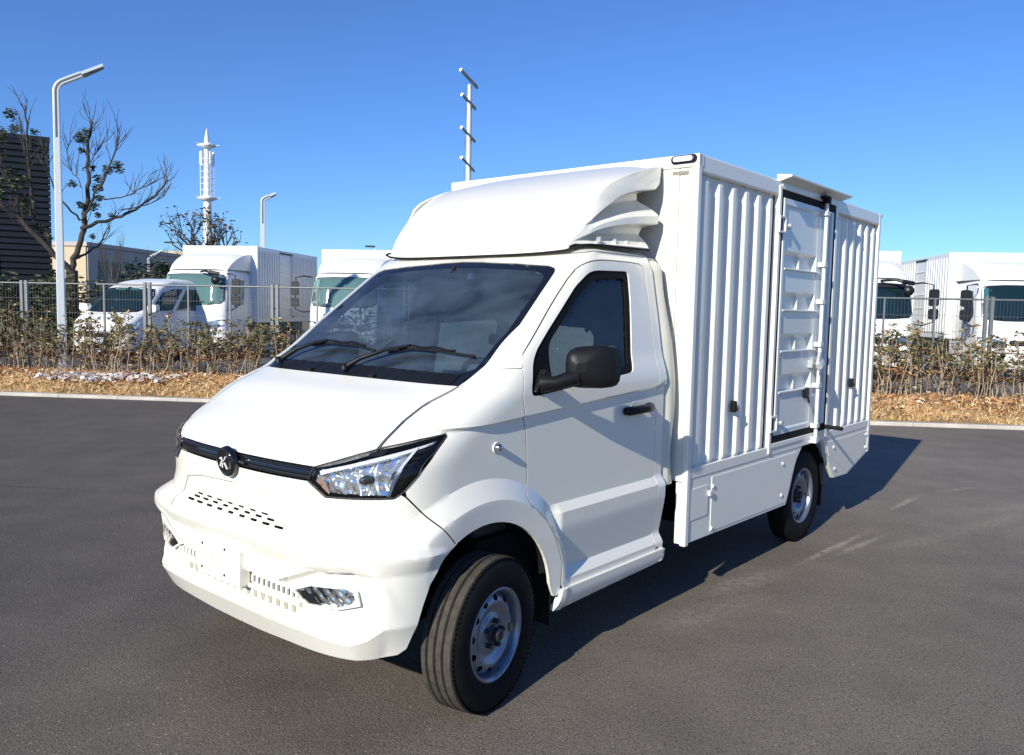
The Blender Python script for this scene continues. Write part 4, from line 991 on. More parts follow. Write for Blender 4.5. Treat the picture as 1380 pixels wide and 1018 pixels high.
# ------------------------------------------------------------------ hedge of leggy shrubs
STEMM = mat('shrub_stem', (.36, .29, .21), .9, var=.3)
LFM = [mat('shrub_leaf_olive', (.135, .145, .05), .65, rand=.45), mat('shrub_leaf_brown', (.25, .12, .05), .7, rand=.4), mat('shrub_leaf_dark', (.04, .048, .018), .6, rand=.3), mat('shrub_leaf_tan', (.42, .31, .16), .7, rand=.3)]
def shrub(seed, h=1.08):
    r = random.Random(seed); st = MB(); lf = MB(); tips = []
    for k in range(8):
        a = r.uniform(0, 2*PI); b = r.uniform(0, .2); x, y = b*math.cos(a), b*math.sin(a); hh = h*r.uniform(.55, 1.12); lx, ly = r.gauss(0, .13), r.gauss(0, .12)
        P_ = [(x+lx*q*hh+r.gauss(0, .012), y+ly*q*hh+r.gauss(0, .012), q*hh) for q in (0, .25, .5, .75, 1)]
        st.tube(P_, [.011, .009, .008, .006, .004], 4, cap=False); tips.append((P_[-1], 1)); tips.append((P_[3], .6)); 
        for q in range(4):
            i = r.randint(1, 3); p = P_[i]; a2 = r.uniform(0, 6.3); l = r.uniform(.10, .30); e = (p[0]+l*.6*math.cos(a2), p[1]+l*.6*math.sin(a2), p[2]+l*.85)
            st.tube([p, e], [.005, .003], 3, cap=False); tips.append((e, .8))
    for (p, w) in tips:
        for q in range(int(9*w)+1):
            a, el = r.uniform(0, 2*PI), r.uniform(-.5, .8); l = r.uniform(.045, .095); d = Vector((math.cos(a)*math.cos(el), math.sin(a)*math.cos(el), math.sin(el))); sd2 = d.cross(Vector((r.gauss(0, 1), r.gauss(0, 1), 1))).normalized()*l*.24
            o_ = Vector(p)+Vector((r.gauss(0, .012), r.gauss(0, .012), r.gauss(0, .015))); m1 = o_+d*l*.5+Vector((0, 0, .008)); e = o_+d*l
            lf.add([tuple(o_), tuple(m1-sd2), tuple(e), tuple(m1+sd2)], [(0, 1, 2, 3)], r.choice((0, 0, 0, 2, 2, 3, 1)) if p[2] > .5*h else r.choice((1, 1, 3, 2)))
        
    for q in range(60):                                   # dead leaves caught between the stems
        p = Vector((r.gauss(0, .20), r.gauss(0, .17), abs(r.gauss(.38, .28)))); l = r.uniform(.02, .05)
        M_ = Matrix.Rotation(r.uniform(0, 6.3), 3, 'Z') @ Matrix.Rotation(r.uniform(0, 3), 3, 'X'); lf.add([tuple(p+M_ @ Vector(v)) for v in ((-l, 0, 0), (0, -.4*l, 0), (l, 0, 0), (0, .4*l, 0))], [(0, 1, 2, 3)], r.choice((1, 3, 2, 2)))
    return st.mesh('stems', STEMM, False), lf.mesh('leaves', LFM, False)
shr = [shrub(k) for k in range(9)]
nS = 0
for row, t0 in ((0, 2.05), (1, 2.60)):
    s_ = -4.2+row*.16
    while s_ < 22:
        px_hidden = 6.0 < s_ < 10.6                        # wholly behind the cab and box
        if not px_hidden:
            t_ = t0+random.gauss(0, .06); st, lf = random.choice(shr); sc = random.uniform(.74, 1.12)
            rt_ = empty('hedge_shrub', yard(s_, t_, .20), random.uniform(0, 6.3), 'leggy brown-green shrub with bare stems in the thin hedge along the verge', 'shrub', 'shrubs of the hedge along the fence')
            rt_.scale = (1.0, 1.0, sc); link('stems', st, rt_); link('leaves', lf, rt_); nS += 1
        s_ += random.uniform(.30, .62)

# ------------------------------------------------------------------ mesh fence
GALV = mat('galvanised_steel', (.19, .20, .205), .5, metal=.35, var=.1)
WIRE = mat('fence_wire', (.10, .105, .11), .55, metal=.3)
BAY = 2.62
postm = MB().box((-.028, -.028, 0), (.028, .028, 1.85)).mesh('post', GALV)
railm = MB().tube([(0, 0, 0), (BAY, 0, 0)], .017, 8).mesh('rail', GALV)
stilem = MB().box((-.014, -.014, .05), (.014, .014, 1.80)).mesh('stile', GALV)
wv = MB()
for k in range(1, 44): wv.box((k*BAY/44-.0015, -.0015, .12), (k*BAY/44+.0015, .0015, 1.78))
for z in (.14, .50, .86, 1.22, 1.50): wv.box((0, -.003, z), (BAY, .003, z+.006))
wirem = wv.mesh('wire_mesh', WIRE)
fe = empty('mesh_fence', yard(-3, 3.25, .08), YR, 'grey galvanised wire mesh fence with a top rail behind the hedge', 'fence')
for k in range(-1, 11):
    s0 = .95+k*BAY
    for nm, me_, off in (('post', postm, 0), ('post', postm, .10)): o = link(nm, me_, fe); o.location = (s0+off, 0, 0)
    o = link('top_rail', railm, fe); o.location = (s0, 0, 1.80)
    for q in (.9, 1.76): o = link('stile', stilem, fe); o.location = (s0+q, 0, 0)
    o = link('wire_mesh', wirem, fe); o.location = (s0, 0, 0); o['kind'] = 'stuff'
# ------------------------------------------------------------------ vehicles in the lot behind the fence
VWHITE = mat('vehicle_white', (.80, .80, .79), .35, coat=.4, var=.02, vscale=2)
VGREY = mat('box_side_paint', (.72, .73, .73), .5, var=.05, vscale=1.5)
VBLACK = mat('vehicle_black', (.012, .012, .014), .4)
VTYRE = mat('parked_tyre', (.02, .02, .02), .9)
VCHR = mat('vehicle_chrome', (.7, .72, .74), .2, metal=1)
GREENP = mat('green_plate', (.05, .35, .12), .5)
class Shell:
    """front-wrapped body shell: tables over height of nose x, half width, corner depth and squareness"""
    def __init__(s, z, xc, w, A, n):
        s.z, s.xc, s.w, s.A, s.n = [np.array(q, float) for q in (z, xc, w, A, n)]
    def P(s, u, z, off=0):
        u = np.asarray(u, float); z = np.asarray(z, float); xc, w, A, n = [np.interp(z, s.z, q) for q in (s.xc, s.w, s.A, s.n)]; w = w+off
        th = np.radians(np.minimum(np.abs(u), 90)); r = (np.abs(np.cos(th)/A)**n+np.abs(np.sin(th)/w)**n)**(-1/n); sg = np.sign(u)+(u == 0)
        return np.stack([xc-A+r*np.cos(th)+off-np.maximum(np.abs(u)-90, 0)/100, sg*r*np.sin(th), z], -1)
    def shell(s, z0, z1, back, nz=26):
        uu = np.concatenate([np.linspace(0, 90, 24), np.linspace(90, 90+back*100, 8)[1:]]); uu = np.concatenate([-uu[::-1][:-1], uu]); zz = np.linspace(z0, z1, nz)
        U, Z = np.meshgrid(uu, zz); Q = s.P(U, Z); nb_ = np.abs(U) > 90
        xb = s.xc.max()-s.A.max()-back; Q[..., 0] = np.where(np.abs(U) >= 90+back*100-1e-6, xb, Q[..., 0]); m = len(uu)
        mb = MB(); mb.add(Q.reshape(-1, 3), [(j*m+i, j*m+i+1, (j+1)*m+i+1, (j+1)*m+i) for j in range(nz-1) for i in range(m-1)], 0, True)
        mb.add(Q[-1], [tuple(range(m))]); mb.add(Q[:, [0, -1]].reshape(-1, 3), [(2*j, 2*j+1, 2*j+3, 2*j+2) for j in range(nz-1)]); return mb
    def patch(s, poly, off, h=.06, thick=.02):
        """poly in (u/100, z)"""
        V, F = cdt(poly, [], h); Q = s.P(V[:, 0]*100, V[:, 1], off); mb = MB(); mb.add(Q, F, 0, True)
        L_ = dense(poly, h); a = s.P(L_[:, 0]*100, L_[:, 1], off); b = s.P(L_[:, 0]*100, L_[:, 1], off-thick); m = len(L_)
        mb.add(np.vstack([a, b]), [(i, (i+1) % m, m+(i+1) % m, m+i) for i in range(m)]); return mb
def road_wheel(parent, x, y, r=.38, w=.22):
    h_ = empty('wheel', (x, y, 0)); h_.parent = parent; s = 1 if y > 0 else -1
    MB().lathe([(r*.62, 0), (r*.9, 0), (r, -.03), (r, -w+.03), (r*.9, -w), (r*.4, -w)], (0, 0, r), 1, 28, 0, True, s).build('tyre', VTYRE, h_)
    MB().lathe([(0, -.02), (r*.2, -.01), (r*.3, -.06), (r*.55, -.06), (r*.62, -.01)], (0, 0, r), 1, 24, 0, True, s).build('rim', STEEL, h_)
TRK = Shell([.3, .42, .95, 1.40, 1.95, 2.22, 2.34, 2.40], [-.02, .05, .06, .02, -.12, -.22, -.34, -.60], [.93, .95, .96, .96, .92, .88, .84, .72], [.30]*7+[.2], [4.5]*8)
def light_truck(x, y, rot, label, glassm, mirror=True, topmir=True, boxw=1.10, boxz=3.05, boxl=4.2, defl=True, visor=False, plate=None):
    t = empty('parked_truck', (x, y, .09), rot, label, 'truck', 'white box trucks parked behind the fence')
    TRK.shell(.34, 2.40, 1.35).build('cab', VWHITE, t)
    ws = [(-.70, 1.46), (-.55, 1.43), (.55, 1.43), (.70, 1.46), (.745, 1.56), (.735, 2.14), (.70, 2.20), (.5, 2.22), (-.5, 2.22), (-.70, 2.20), (-.735, 2.14), (-.745, 1.56)]
    w_ = TRK.patch([(a*1.03, 1.83+(b-1.83)*1.05) for a, b in ws], .004).build('windscreen', VBLACK, t)
    TRK.patch(ws, .012, .08).build('glass', glassm, w_)
    for s in (-1, 1):
        TRK.patch([(s*a, b) for a, b in ((.96, 1.50), (.93, 1.60), (1.00, 2.10), (1.60, 2.10), (1.64, 1.45), (1.2, 1.36))], .006, .15).build('side_window', DARKGLASS if glassm is DARKGLASS else TRUCKGLASS, t)
        TRK.patch([(s*a, b) for a, b in ((.86, .48), (.93, .48), (1.1, .60), (1.72, .60), (1.74, .56), (1.1, .55))], .006, .1).build('door_line', VBLACK, t)
        hb = TRK.patch([(s*a, b) for a, b in ((.50, .82), (.66, .80), (.80, .92), (.80, 1.05), (.72, 1.04), (.52, .95))], .008, .08).build('headlight', VCHR, t)
        TRK.patch([(s*a, b) for a, b in ((.54, .52), (.66, .52), (.66, .60), (.54, .60))], .010, .08).build('fog_lamp', VBLACK, t)
        if mirror:
            mb = MB(); mb.tube([(-.25, s*.93, 2.22), (.02, s*1.06, 2.24), (.05, s*1.28, 2.20), (.05, s*1.30, 1.36), (-.02, s*1.10, 1.28), (-.25, s*.97, 1.30)], .018, 6); mi_ = mb.build('mirror_arm', VBLACK, t)
            MB().rbox((.01, s*1.30-.10, 1.72), (.09, s*1.30+.10, 2.10), .05, axis=0).build('mirror', VBLACK, mi_, bevel=.01); MB().rbox((.01, s*1.30-.10, 1.42), (.09, s*1.30+.10, 1.66), .05, axis=0).build('mirror', VBLACK, mi_, bevel=.01)
        for xw in (-.72, -4.3): road_wheel(t, xw, s*.92)
        MB().box((-1.4, s*.70-.2, .35), (-.15, s*.70+.2, .80)).build('wheel_housing', VBLACK, t)
    TRK.patch([(-.48, .86), (.48, .86), (.46, .98), (-.46, .98)], .006, .08).build('grille', VBLACK, t)
    for z_ in (.90, .94): TRK.patch([(-.46, z_-.006), (.46, z_-.006), (.46, z_+.006), (-.46, z_+.006)], .014, .1).build('grille_bar', VCHR, t)
    TRK.patch([(-.35, .44), (.35, .44), (.38, .62), (-.38, .62)], .006, .08).build('lower_grille', VBLACK, t)
    TRK.patch([(-.78, .68), (.78, .68), (.78, .70), (-.78, .70)], .008, .1).build('bumper_gap', VBLACK, t)
    TRK.patch([(-.20, 1.10), (.20, 1.10), (.20, 1.12), (-.20, 1.12)], .008, .1).build('panel_gap', VGREY, t)
    MB().lathe([(0, .02), (.06, .015), (.07, 0)], (.075, 0, 1.17), 0, 20).build('badge', VCHR, t)
    pl_ = MB().box((.068, -.22, .50), (.085, .22, .64)).build('number_plate', plate or VWHITE, t)
    for u0, u1 in ((-40, 5), (10, 52)):
        MB().tube([tuple(TRK.P(u0, 1.42, .03)), tuple(TRK.P((u0+u1)/2, 1.50, .04)), tuple(TRK.P(u1, 1.50, .035))], .012, 5).build('wiper', VBLACK, t)
    if topmir:
        mb = MB(); mb.tube([(-.18, .20, 2.28), (.05, .45, 2.30), (.10, .62, 2.24)], .03, 6); mb.tube([(.10, .58, 2.26), (.06, .84, 2.22)], .05, 8); mb.lathe([(0, .05), (.10, .03), (.12, -.02), (0, -.04)], (.08, .74, 2.06), 0, 16); mb.build('kerb_mirror', VBLACK, t)
    if visor: TRK.patch([(-.70, 2.13), (.70, 2.13), (.69, 2.20), (-.69, 2.20)], .05, .1).build('sun_visor', VBLACK, t)
    # cargo box
    b_ = MB(); b_.box((-1.55-boxl, -boxw, .95), (-1.55, boxw, boxz)).build('cargo_box', VGREY, t, bevel=.02); bo = [o for o in t.children if o.name.startswith('cargo_box')][-1]
    MB().box((-1.56, -boxw-.004, boxz-.16), (-1.52, boxw+.004, boxz+.01)).build('front_rail', VWHITE, bo)
    MB().box((-1.55, -boxw+.02, .97), (-1.53, boxw-.02, boxz-.16)).build('front_panel', VWHITE, bo)
    mb = MB()
    for k in range(9): mb.box((-1.515, -.9+k*.225-.03, boxz-.10), (-1.50, -.9+k*.225+.03, boxz-.08))
    mb.build('rail_slots', VGREY, bo)
    for s in (-1, 1):
        MB().box((-1.56, s*(boxw-.02)-.03, .95), (-1.515, s*(boxw-.02)+.03, boxz)).build('corner_post', VWHITE, bo)
        for k in range(26):
            xq = -1.70-k*.155
            if -3.85 < xq < -2.95: continue
            MB().box((xq-.045, min(s*boxw, s*(boxw+.022)), 1.10), (xq+.045, max(s*boxw, s*(boxw+.022)), boxz-.12)).build('side_rib', VGREY, bo)
        mb = MB(); mb.box((-3.86, s*boxw-.012, 1.1), (-3.80, s*boxw+.012, boxz-.06)); mb.box((-3.00, s*boxw-.012, 1.1), (-2.94, s*boxw+.012, boxz-.06)); mb.box((-3.80, s*boxw-.012, boxz-.12), (-3.0, s*boxw+.012, boxz-.06)); fr_ = mb.build('side_door_seal', VBLACK, bo)
        for z_ in (1.35, 1.70, 2.05, 2.40, 2.65): MB().box((-3.78, s*boxw-.015, z_), (-3.02, s*boxw+.03, z_+.025)).build('door_rung', VWHITE, fr_)
        MB().tube([(-3.7, s*(boxw+.04), 1.1), (-3.7, s*(boxw+.04), boxz-.08)], .02, 6).build('lock_rod', VGREY, fr_)
    MB().box((-5.7, -.6, .45), (-1.2, .6, .95)).build('chassis', VBLACK, t)
    if defl:
        rows = []; n = 14
        for i in range(n):
            q = i/(n-1); xx = -.30-1.20*q**1.15; zz = 2.36+(boxz-.18-2.36)*math.sin(q*PI/2)**.8; hw = .82+.12*q; row = []
            for c_ in np.linspace(-1, 1, 21): row.append((xx-.10*abs(c_)**5, hw*c_, zz-.05*abs(c_)**6))
            rows.append(row)
        G_ = np.array(rows); mb = MB(); mb.add(G_.reshape(-1, 3), [(i*21+j, i*21+j+1, (i+1)*21+j+1, (i+1)*21+j) for i in range(n-1) for j in range(20)], 0, True)
        for s in (0, 20):
            e = G_[:, s]; b2 = e.copy(); b2[:, 2] = 2.36; mb.add(np.vstack([e, b2]), [(i, i+1, n+i+1, n+i) for i in range(n-1)])
        mb.build('wind_deflector', VWHITE, t)
    mb = MB(); mb.box((-1.2, -.80, .8), (-1.18, .80, 2.2)); mb.box((-.35, -.80, .8), (-.1, .80, 1.44)); mb.build('cab_interior', VGREY, t)
    return t
def face(deg): return math.radians(-90-deg)
light_truck(-8.42, 21.3, face(9), 'white box truck with a green number plate and teal windscreen behind the hedge', TRUCKGLASS, plate=GREENP)
light_truck(-4.55, 21.8, face(6), 'white box truck with teal windscreen, half hidden by the nearest truck\'s bonnet', TRUCKGLASS, topmir=False)
light_truck(8.18, 18.6, face(5), 'white box truck with dark windscreen and black visor just behind the large truck\'s tail', DARKGLASS, visor=True)
light_truck(11.52, 18.4, face(7), 'white box truck with dark windscreen cut off by the right edge', DARKGLASS, topmir=False, visor=False)
# minivan
VAN = Shell([.25, .40, .80, .98, 1.12, 1.22, 1.80, 1.95, 2.02, 2.06], [-.02, .02, .04, .0, -.22, -.46, -1.12, -1.45, -1.8, -2.1], [.80, .84, .86, .86, .85, .84, .76, .70, .60, .45], [.55, .55, .55, .55, .5, .45, .4, .4, .4, .3], [3.4]*6+[3.8]*4)
v_ = empty('parked_minivan', (-9.72, 19.0, .09), face(15), 'white minivan with a dark windscreen parked left of the green-plated truck', 'minivan')
VAN.shell(.28, 2.06, 3.2, 40).build('body', VWHITE, v_)
a_ = VAN.patch([(-.62, 1.21), (-.3, 1.20), (.3, 1.20), (.62, 1.21), (.70, 1.30), (.72, 1.62), (.66, 1.78), (.3, 1.83), (-.3, 1.83), (-.66, 1.78), (-.72, 1.62), (-.70, 1.30)], .006, .08).build('windscreen', VBLACK, v_)
VAN.patch([(-.60, 1.24), (.60, 1.24), (.67, 1.32), (.69, 1.60), (.63, 1.75), (.3, 1.80), (-.3, 1.80), (-.63, 1.75), (-.69, 1.60), (-.67, 1.32)], .012, .08).build('glass', DARKGLASS, a_)
for s in (1, -1):
    VAN.patch([(s*a, b) for a, b in ((.86, 1.24), (.82, 1.30), (.84, 1.72), (1.2, 1.80), (1.50, 1.80), (1.55, 1.26))], .006, .1).build('side_window', DARKGLASS, v_)
    VAN.patch([(s*a, b) for a, b in ((1.70, 1.26), (1.66, 1.80), (2.9, 1.80), (2.95, 1.26))], .006, .1).build('side_window', DARKGLASS, v_)
    VAN.patch([(s*a, b) for a, b in ((.50, .74), (.66, .72), (.80, .90), (.82, .98), (.70, .96), (.54, .86))], .008, .06).build('headlight', VCHR, v_)
    VAN.patch([(s*a, b) for a, b in ((.95, .42), (.955, .42), (.965, 1.20), (.96, 1.20))], .004, .1).build('door_gap', VBLACK, v_)
    mb = MB(); mb.rbox((-.82, s*.98-.12, 1.22), (-.68, s*.98+.12, 1.40), .07, axis=0); mb.tube([(-.75, s*.84, 1.22), (-.75, s*.92, 1.28)], .03, 6); mb.build('mirror', VWHITE, v_, bevel=.02)
    for xw in (-.75, -3.2): road_wheel(v_, xw, s*.84, .32, .19)
VAN.patch([(-.46, .62), (.46, .62), (.44, .72), (-.44, .72)], .006, .08).build('grille', VBLACK, v_)
VAN.patch([(-.40, .36), (.40, .36), (.42, .48), (-.42, .48)], .006, .08).build('lower_grille', VBLACK, v_)
VAN.patch([(-.18, .50), (.18, .50), (.18, .59), (-.18, .59)], .014, .08).build('number_plate', mat('van_plate_blue', (.45, .50, .60), .5), v_)
MB().box((-3.6, -.6, .2), (-.3, .6, .5)).build('underbody', VBLACK, v_)

# ------------------------------------------------------------------ street lamps, mast, pole
LAMPM = mat('lamp_post_paint', (.62, .66, .68), .4, metal=.2, coat=.2)
LAMPD = mat('lamp_recess_grey', (.10, .11, .12), .5)
def street_lamp(x, y, z0, h, reach, rot, w, label, name='street_lamp'):
    """square post whose top bends over into a slim arm carrying the lantern"""
    t = empty(name, (x, y, z0), rot, label, 'street lamp')
    up_ = h*.90; P_ = [(0, 0), (0, up_)]
    for k in range(1, 9):
        a = k/8*math.radians(62); R_ = reach*.30; P_.append((R_*(1-math.cos(a)), up_+R_*math.sin(a)))
    ex_, ez_ = P_[-1]; d = (math.sin(math.radians(62)), math.cos(math.radians(62))); le = (reach-ex_)/d[0]; P_ += [(ex_+d[0]*le*.45, ez_+d[1]*le*.45)]
    def sweep(P2, w1, w2, oy=0.):
        v = []; n = len(P2)
        for i, (a, b) in enumerate(P2):
            p0, p1 = P2[max(i-1, 0)], P2[min(i+1, n-1)]; tx, tz = p1[0]-p0[0], p1[1]-p0[1]; l = math.hypot(tx, tz); nx_, nz_ = tz/l, -tx/l; ww = w*(1-.30*min(1, b/h))*w1; wy = w*w2*(1-.30*min(1, b/h))
            for sx, sy in ((-1, -1), (1, -1), (1, 1), (-1, 1)): v.append((a+nx_*ww*sx/2, sy*wy/2+oy, b+nz_*ww*sx/2))
        f = [(i*4+k, i*4+(k+1) % 4, (i+1)*4+(k+1) % 4, (i+1)*4+k) for i in range(n-1) for k in range(4)]+[(0, 1, 2, 3), tuple(range(4*n-4, 4*n))]
        return MB().add(v, f)
    sweep(P_, 1, 1).build('post', LAMPM, t, bevel=w*.08)
    k0 = [(0, up_*.84), (0, up_)]+P_[2:]; o = sweep(k0, .34, 1.03); o.build('recess', LAMPD, t)
    q = P_[-1]; e = (q[0]+d[0]*le*.55, q[1]+d[1]*le*.55); sweep([q, e], .55, 1.9).build('lantern', LAMPM, t, bevel=w*.06)
    sweep([(q[0]+d[1]*w*.22+d[0]*.02, q[1]-d[0]*w*.22), (e[0]+d[1]*w*.22-d[0]*.03, e[1]-d[0]*w*.22)], .2, 1.6).build('led_panel', LAMPD, t)
    MB().box((-w*1.2, -w*1.2, 0), (w*1.2, w*1.2, .03)).build('base_plate', LAMPM, t); return t
street_lamp(-8.72, 15.75, .2, 5.84, .82, math.radians(22), .150, 'tall pale square street lamp standing in the hedge in front of the bare tree')
street_lamp(-12.25, 40, 0, 7.25, .62, math.radians(15), .26, 'distant pale street lamp above the roof of the green-plated truck')
street_lamp(-22.3, 50, 0, 4.6, .9, math.radians(10), .16, 'small white street lamp between the minivan and the long building')
for (x, y, h, lb) in ((-25.2, 60, 5.6, 'tiny far lamp with a dark head left of the leafy distant tree'), (-10.55, 60, 5.6, 'tiny far lamp with a dark head above the half hidden truck')):
    t = empty('far_lamp', (x, y, 0), 0, lb, 'street lamp'); MB().tube([(.9, 0, 0), (.9, 0, h*.95), (.2, 0, h+.3)], .06, 6).build('post', LAMPM, t); MB().cbox((0, 0, h+.38), (.7, .2, .12)).build('lantern', VBLACK, t)
# telecom mast
TW = mat('mast_white', (.78, .80, .82), .5)
t = empty('telecom_mast', (-56.0, 150, 0), 0, 'tall white telecom mast with ring platforms and antennas far behind the trees', 'mast')
mb = MB(); mb.tube([(0, 0, 0), (0, 0, 20), (0, 0, 31)], [.80, .68, .46], 12); mb.build('pole', TW, t)
MB().lathe([(.42, 0), (.50, .6), (.30, 1.8), (.02, 3.0)], (0, 0, 30.2), 2, 12).build('tip', TW, t)
for z_, r_ in ((30.0, 1.6), (20.6, 1.7)):
    mb = MB(); mb.lathe([(.4, -.5), (r_, 0), (r_, .25), (.4, .3)], (0, 0, z_), 2, 12)
    for k in range(5): mb.tube([(0, 0, z_), (r_*1.35*math.cos(k*1.257+.3), r_*1.35*math.sin(k*1.257+.3), z_+.3)], .10, 4)
    mb.build('platform', TW, t)
for k in range(9):
    a = k*2*PI/9; mb = MB(); mb.box((-.16, -.12, -1.1), (.16, .12, 1.1), 0, Matrix.Translation((1.15*math.cos(a), 1.15*math.sin(a), 27.9)) @ Matrix.Rotation(a, 4, 'Z')); mb.build('antenna', TW, t)
mb = MB()
for a in np.arange(0, 6.28, .785): mb.tube([(1.25*math.cos(a), 1.25*math.sin(a), 20.8), (1.25*math.cos(a), 1.25*math.sin(a), 27)], .05, 4)
for z_ in np.arange(21, 28, 1.1): mb.tube([(1.25*math.cos(a), 1.25*math.sin(a), z_) for a in np.linspace(0, 6.283, 13)], .05, 4)
mb.build('cage', TW, t)
mb = MB()
for z_ in np.arange(8, 20.4, .9): mb.cbox((.78, -.5, z_), (.22, .22, .5))
mb.build('climbing_pegs', LAMPD, t)
# slim pole with tilted solar vanes
t = empty('vane_pole', (-3.46, 60, 0), 0, 'slim white pole with four tilted dark vanes rising behind the wind deflector', 'pole')
MB().tube([(0, 0, 0), (0, 0, 10), (0, 0, 17.6)], [.28, .22, .17], 10).build('pole', LAMPM, t)
VANE = mat('vane_dark', (.012, .016, .022), .4)
for z_, q in ((17.9, 1.25), (16.3, 1.0), (14.0, 1.0), (11.9, .95)):
    va = MB(); M_ = Matrix.Translation((.02, -.35, z_)) @ Matrix.Rotation(math.radians(45), 4, 'Y'); va.box((-.62*q, -.45, -.05), (.62*q, .45, .05), 0, M_); vo = va.build('vane', VANE, t)
    MB().tube([(-.62*q*.72, -.4, z_+.62*q*.75), (-.62*q*.72-.15, -.4, z_+.62*q*.75+.10)], [.17, .13], 8).build('vane_cap', TW, vo)
    MB().tube([(-.30, -.3, z_-.1), (-.30, -.3, z_-.9)], .018, 4).build('wire', LAMPD, vo)

# ------------------------------------------------------------------ buildings
DKCL = mat('dark_cladding', (.018, .020, .027), .45, metal=.3, var=.1); DKGL = mat('dark_building_glass', (.03, .035, .045), .12, coat=.6)
t = empty('dark_building', (-16.9, 30, 0), math.radians(31), 'dark blue-black building clad in horizontal ribbed sheets at the left edge', 'building')
MB().box((-26, .06, 0), (-.06, 16, 7.30)).build('wall', DKCL, t)
strip_me = MB().prism([(0, 0), (-.05, .03), (-.05, .17), (0, .20)], -26, 0, axis=0).mesh('cladding_strip', DKCL)
for k in range(32):
    if k*.22+.25 < 7.2: o = link('cladding_strip', strip_me, t); o.location = (0, .04, .25+k*.22)
MB().box((-26.1, -.03, 7.25), (.02, 16.1, 7.42)).build('parapet', DKCL, t)
for xw in (-2.7, -5.2): w_ = MB().box((xw-1.0, -.05, 1.7), (xw+1.0, .04, 3.0)).build('window', DKGL, t); MB().box((xw-1.06, -.03, 1.64), (xw+1.06, .03, 3.06)).build('frame', VBLACK, w_)
rr = MB(); rr.tube([(-3.6, 1, 7.4), (-3.6, 1, 8.1)], .04, 5); rr.tube([(-1.9, 1, 7.4), (-1.9, 1, 8.1)], .04, 5); rr.tube([(-3.6, 1, 8.1), (-1.9, 1, 8.1)], .04, 5); rr.build('roof_rail', LAMPM, t)
CRM = mat('cream_render', (.58, .47, .32), .9, var=.06, vscale=.4); BRG = mat('shade_grey_render', (.50, .44, .40), .9, var=.08, vscale=.4); WDK = mat('far_window', (.03, .035, .045), .3)  # the grey one carries the shaded flank's tone in its colour
t = empty('long_building', (0, 0, 0), 0, 'long low cream building with a shaded window side behind the bare trees', 'building')
A_, B_ = Vector((-31.3, 60, 0)), Vector((-29.6, 74, 0)); dd = (B_-A_).normalized(); rz_ = math.atan2(dd.y, dd.x)
t.location = A_; t.rotation_euler = (0, 0, rz_)                       # local x runs along the shaded flank, local y is behind it
L_ = (B_-A_).length
MB().box((0, .05, 0), (L_+6, 9, 5.75)).build('wall', CRM, t)
MB().box((.1, -.05, 0), (L_+6, .05, 5.55)).build('flank_wall', BRG, t)  # thin slab whose greyer colour stands for shade on this side
MB().box((-.1, -.12, 5.60), (L_+6, 9.1, 5.90)).build('parapet', BRG, t)
for k in range(8):
    w_ = MB().box((1.3+k*1.75, -.09, 3.0), (2.4+k*1.75, -.04, 4.6)).build('window', WDK, t); MB().box((1.2+k*1.75, -.11, 2.88), (2.5+k*1.75, -.05, 2.98)).build('sill', BRG, w_)
    MB().box((1.3+k*1.75, -.09, .6), (2.4+k*1.75, -.04, 2.2)).build('window', WDK, t)
t = empty('far_block', (-37.4, 90, 0), 0, 'small yellow-topped block far off, above the green-plated truck', 'building')
MB().box((-2.0, 0, 0), (3.2, 8, 6.9)).build('wall', mat('yellow_render', (.62, .48, .26), .9), t); MB().box((-2.1, -.1, 6.9), (3.3, 8.1, 7.25)).build('parapet', CRM, t)

# ------------------------------------------------------------------ trees and bushes
BARK = mat('bark', (.050, .042, .034), .9, var=.3, vscale=4, bump=.8, bscale=14); TWIG = mat('twig', (.10, .085, .07), .9)
LDARK = [mat('dark_tree_leaf', (.035, .048, .018), .6), mat('mid_tree_leaf', (.065, .075, .025), .6), mat('brown_tree_leaf', (.11, .065, .035), .7)]
def leafball(mb, c, R, n, r, mi=(0, 0, 1), l0=.05, l1=.11, flat=1.):
    for q in range(n):
        a, el = r.uniform(0, 2*PI), math.asin(r.uniform(-1, 1)); d = Vector((math.cos(a)*math.cos(el), math.sin(a)*math.cos(el), math.sin(el)*flat)); o_ = Vector(c)+d*R*r.random()**.45; l = r.uniform(l0, l1)
        M_ = Matrix.Rotation(r.uniform(0, 6.3), 3, 'Z') @ Matrix.Rotation(r.uniform(0, 3.1), 3, 'X'); mb.add([tuple(o_+M_ @ Vector(v)) for v in ((-l, 0, 0), (0, -.4*l, .1*l), (l, 0, 0), (0, .4*l, .1*l))], [(0, 1, 2, 3)], r.choice(mi))
def grow(mb, p, d, l, r0, dep, r, spread=.5, tips=None, seg=4, upw=.12):
    P_ = [Vector(p)]; d = Vector(d).normalized()
    for k in range(3): d = (d+Vector((r.gauss(0, .14), r.gauss(0, .14), r.gauss(0, .08)+upw*.5))).normalized(); P_.append(P_[-1]+d*l/3)
    mb.tube([tuple(q) for q in P_], [r0, r0*.86, r0*.72, r0*.58], seg if r0 > .012 else 3, cap=False)
    if dep == 0:
        if tips is not None: tips.append(P_[-1])
        return
    for k in range(r.choice((2, 3, 3))):
        ax = Vector((r.gauss(0, 1), r.gauss(0, 1), r.gauss(0, 1))).normalized(); nd = (d+ax*spread+Vector((0, 0, upw))).normalized(); grow(mb, P_[r.choice((1, 2, 3, 3))], nd, l*r.uniform(.55, .82), r0*.55, dep-1, r, spread, tips, seg, upw)
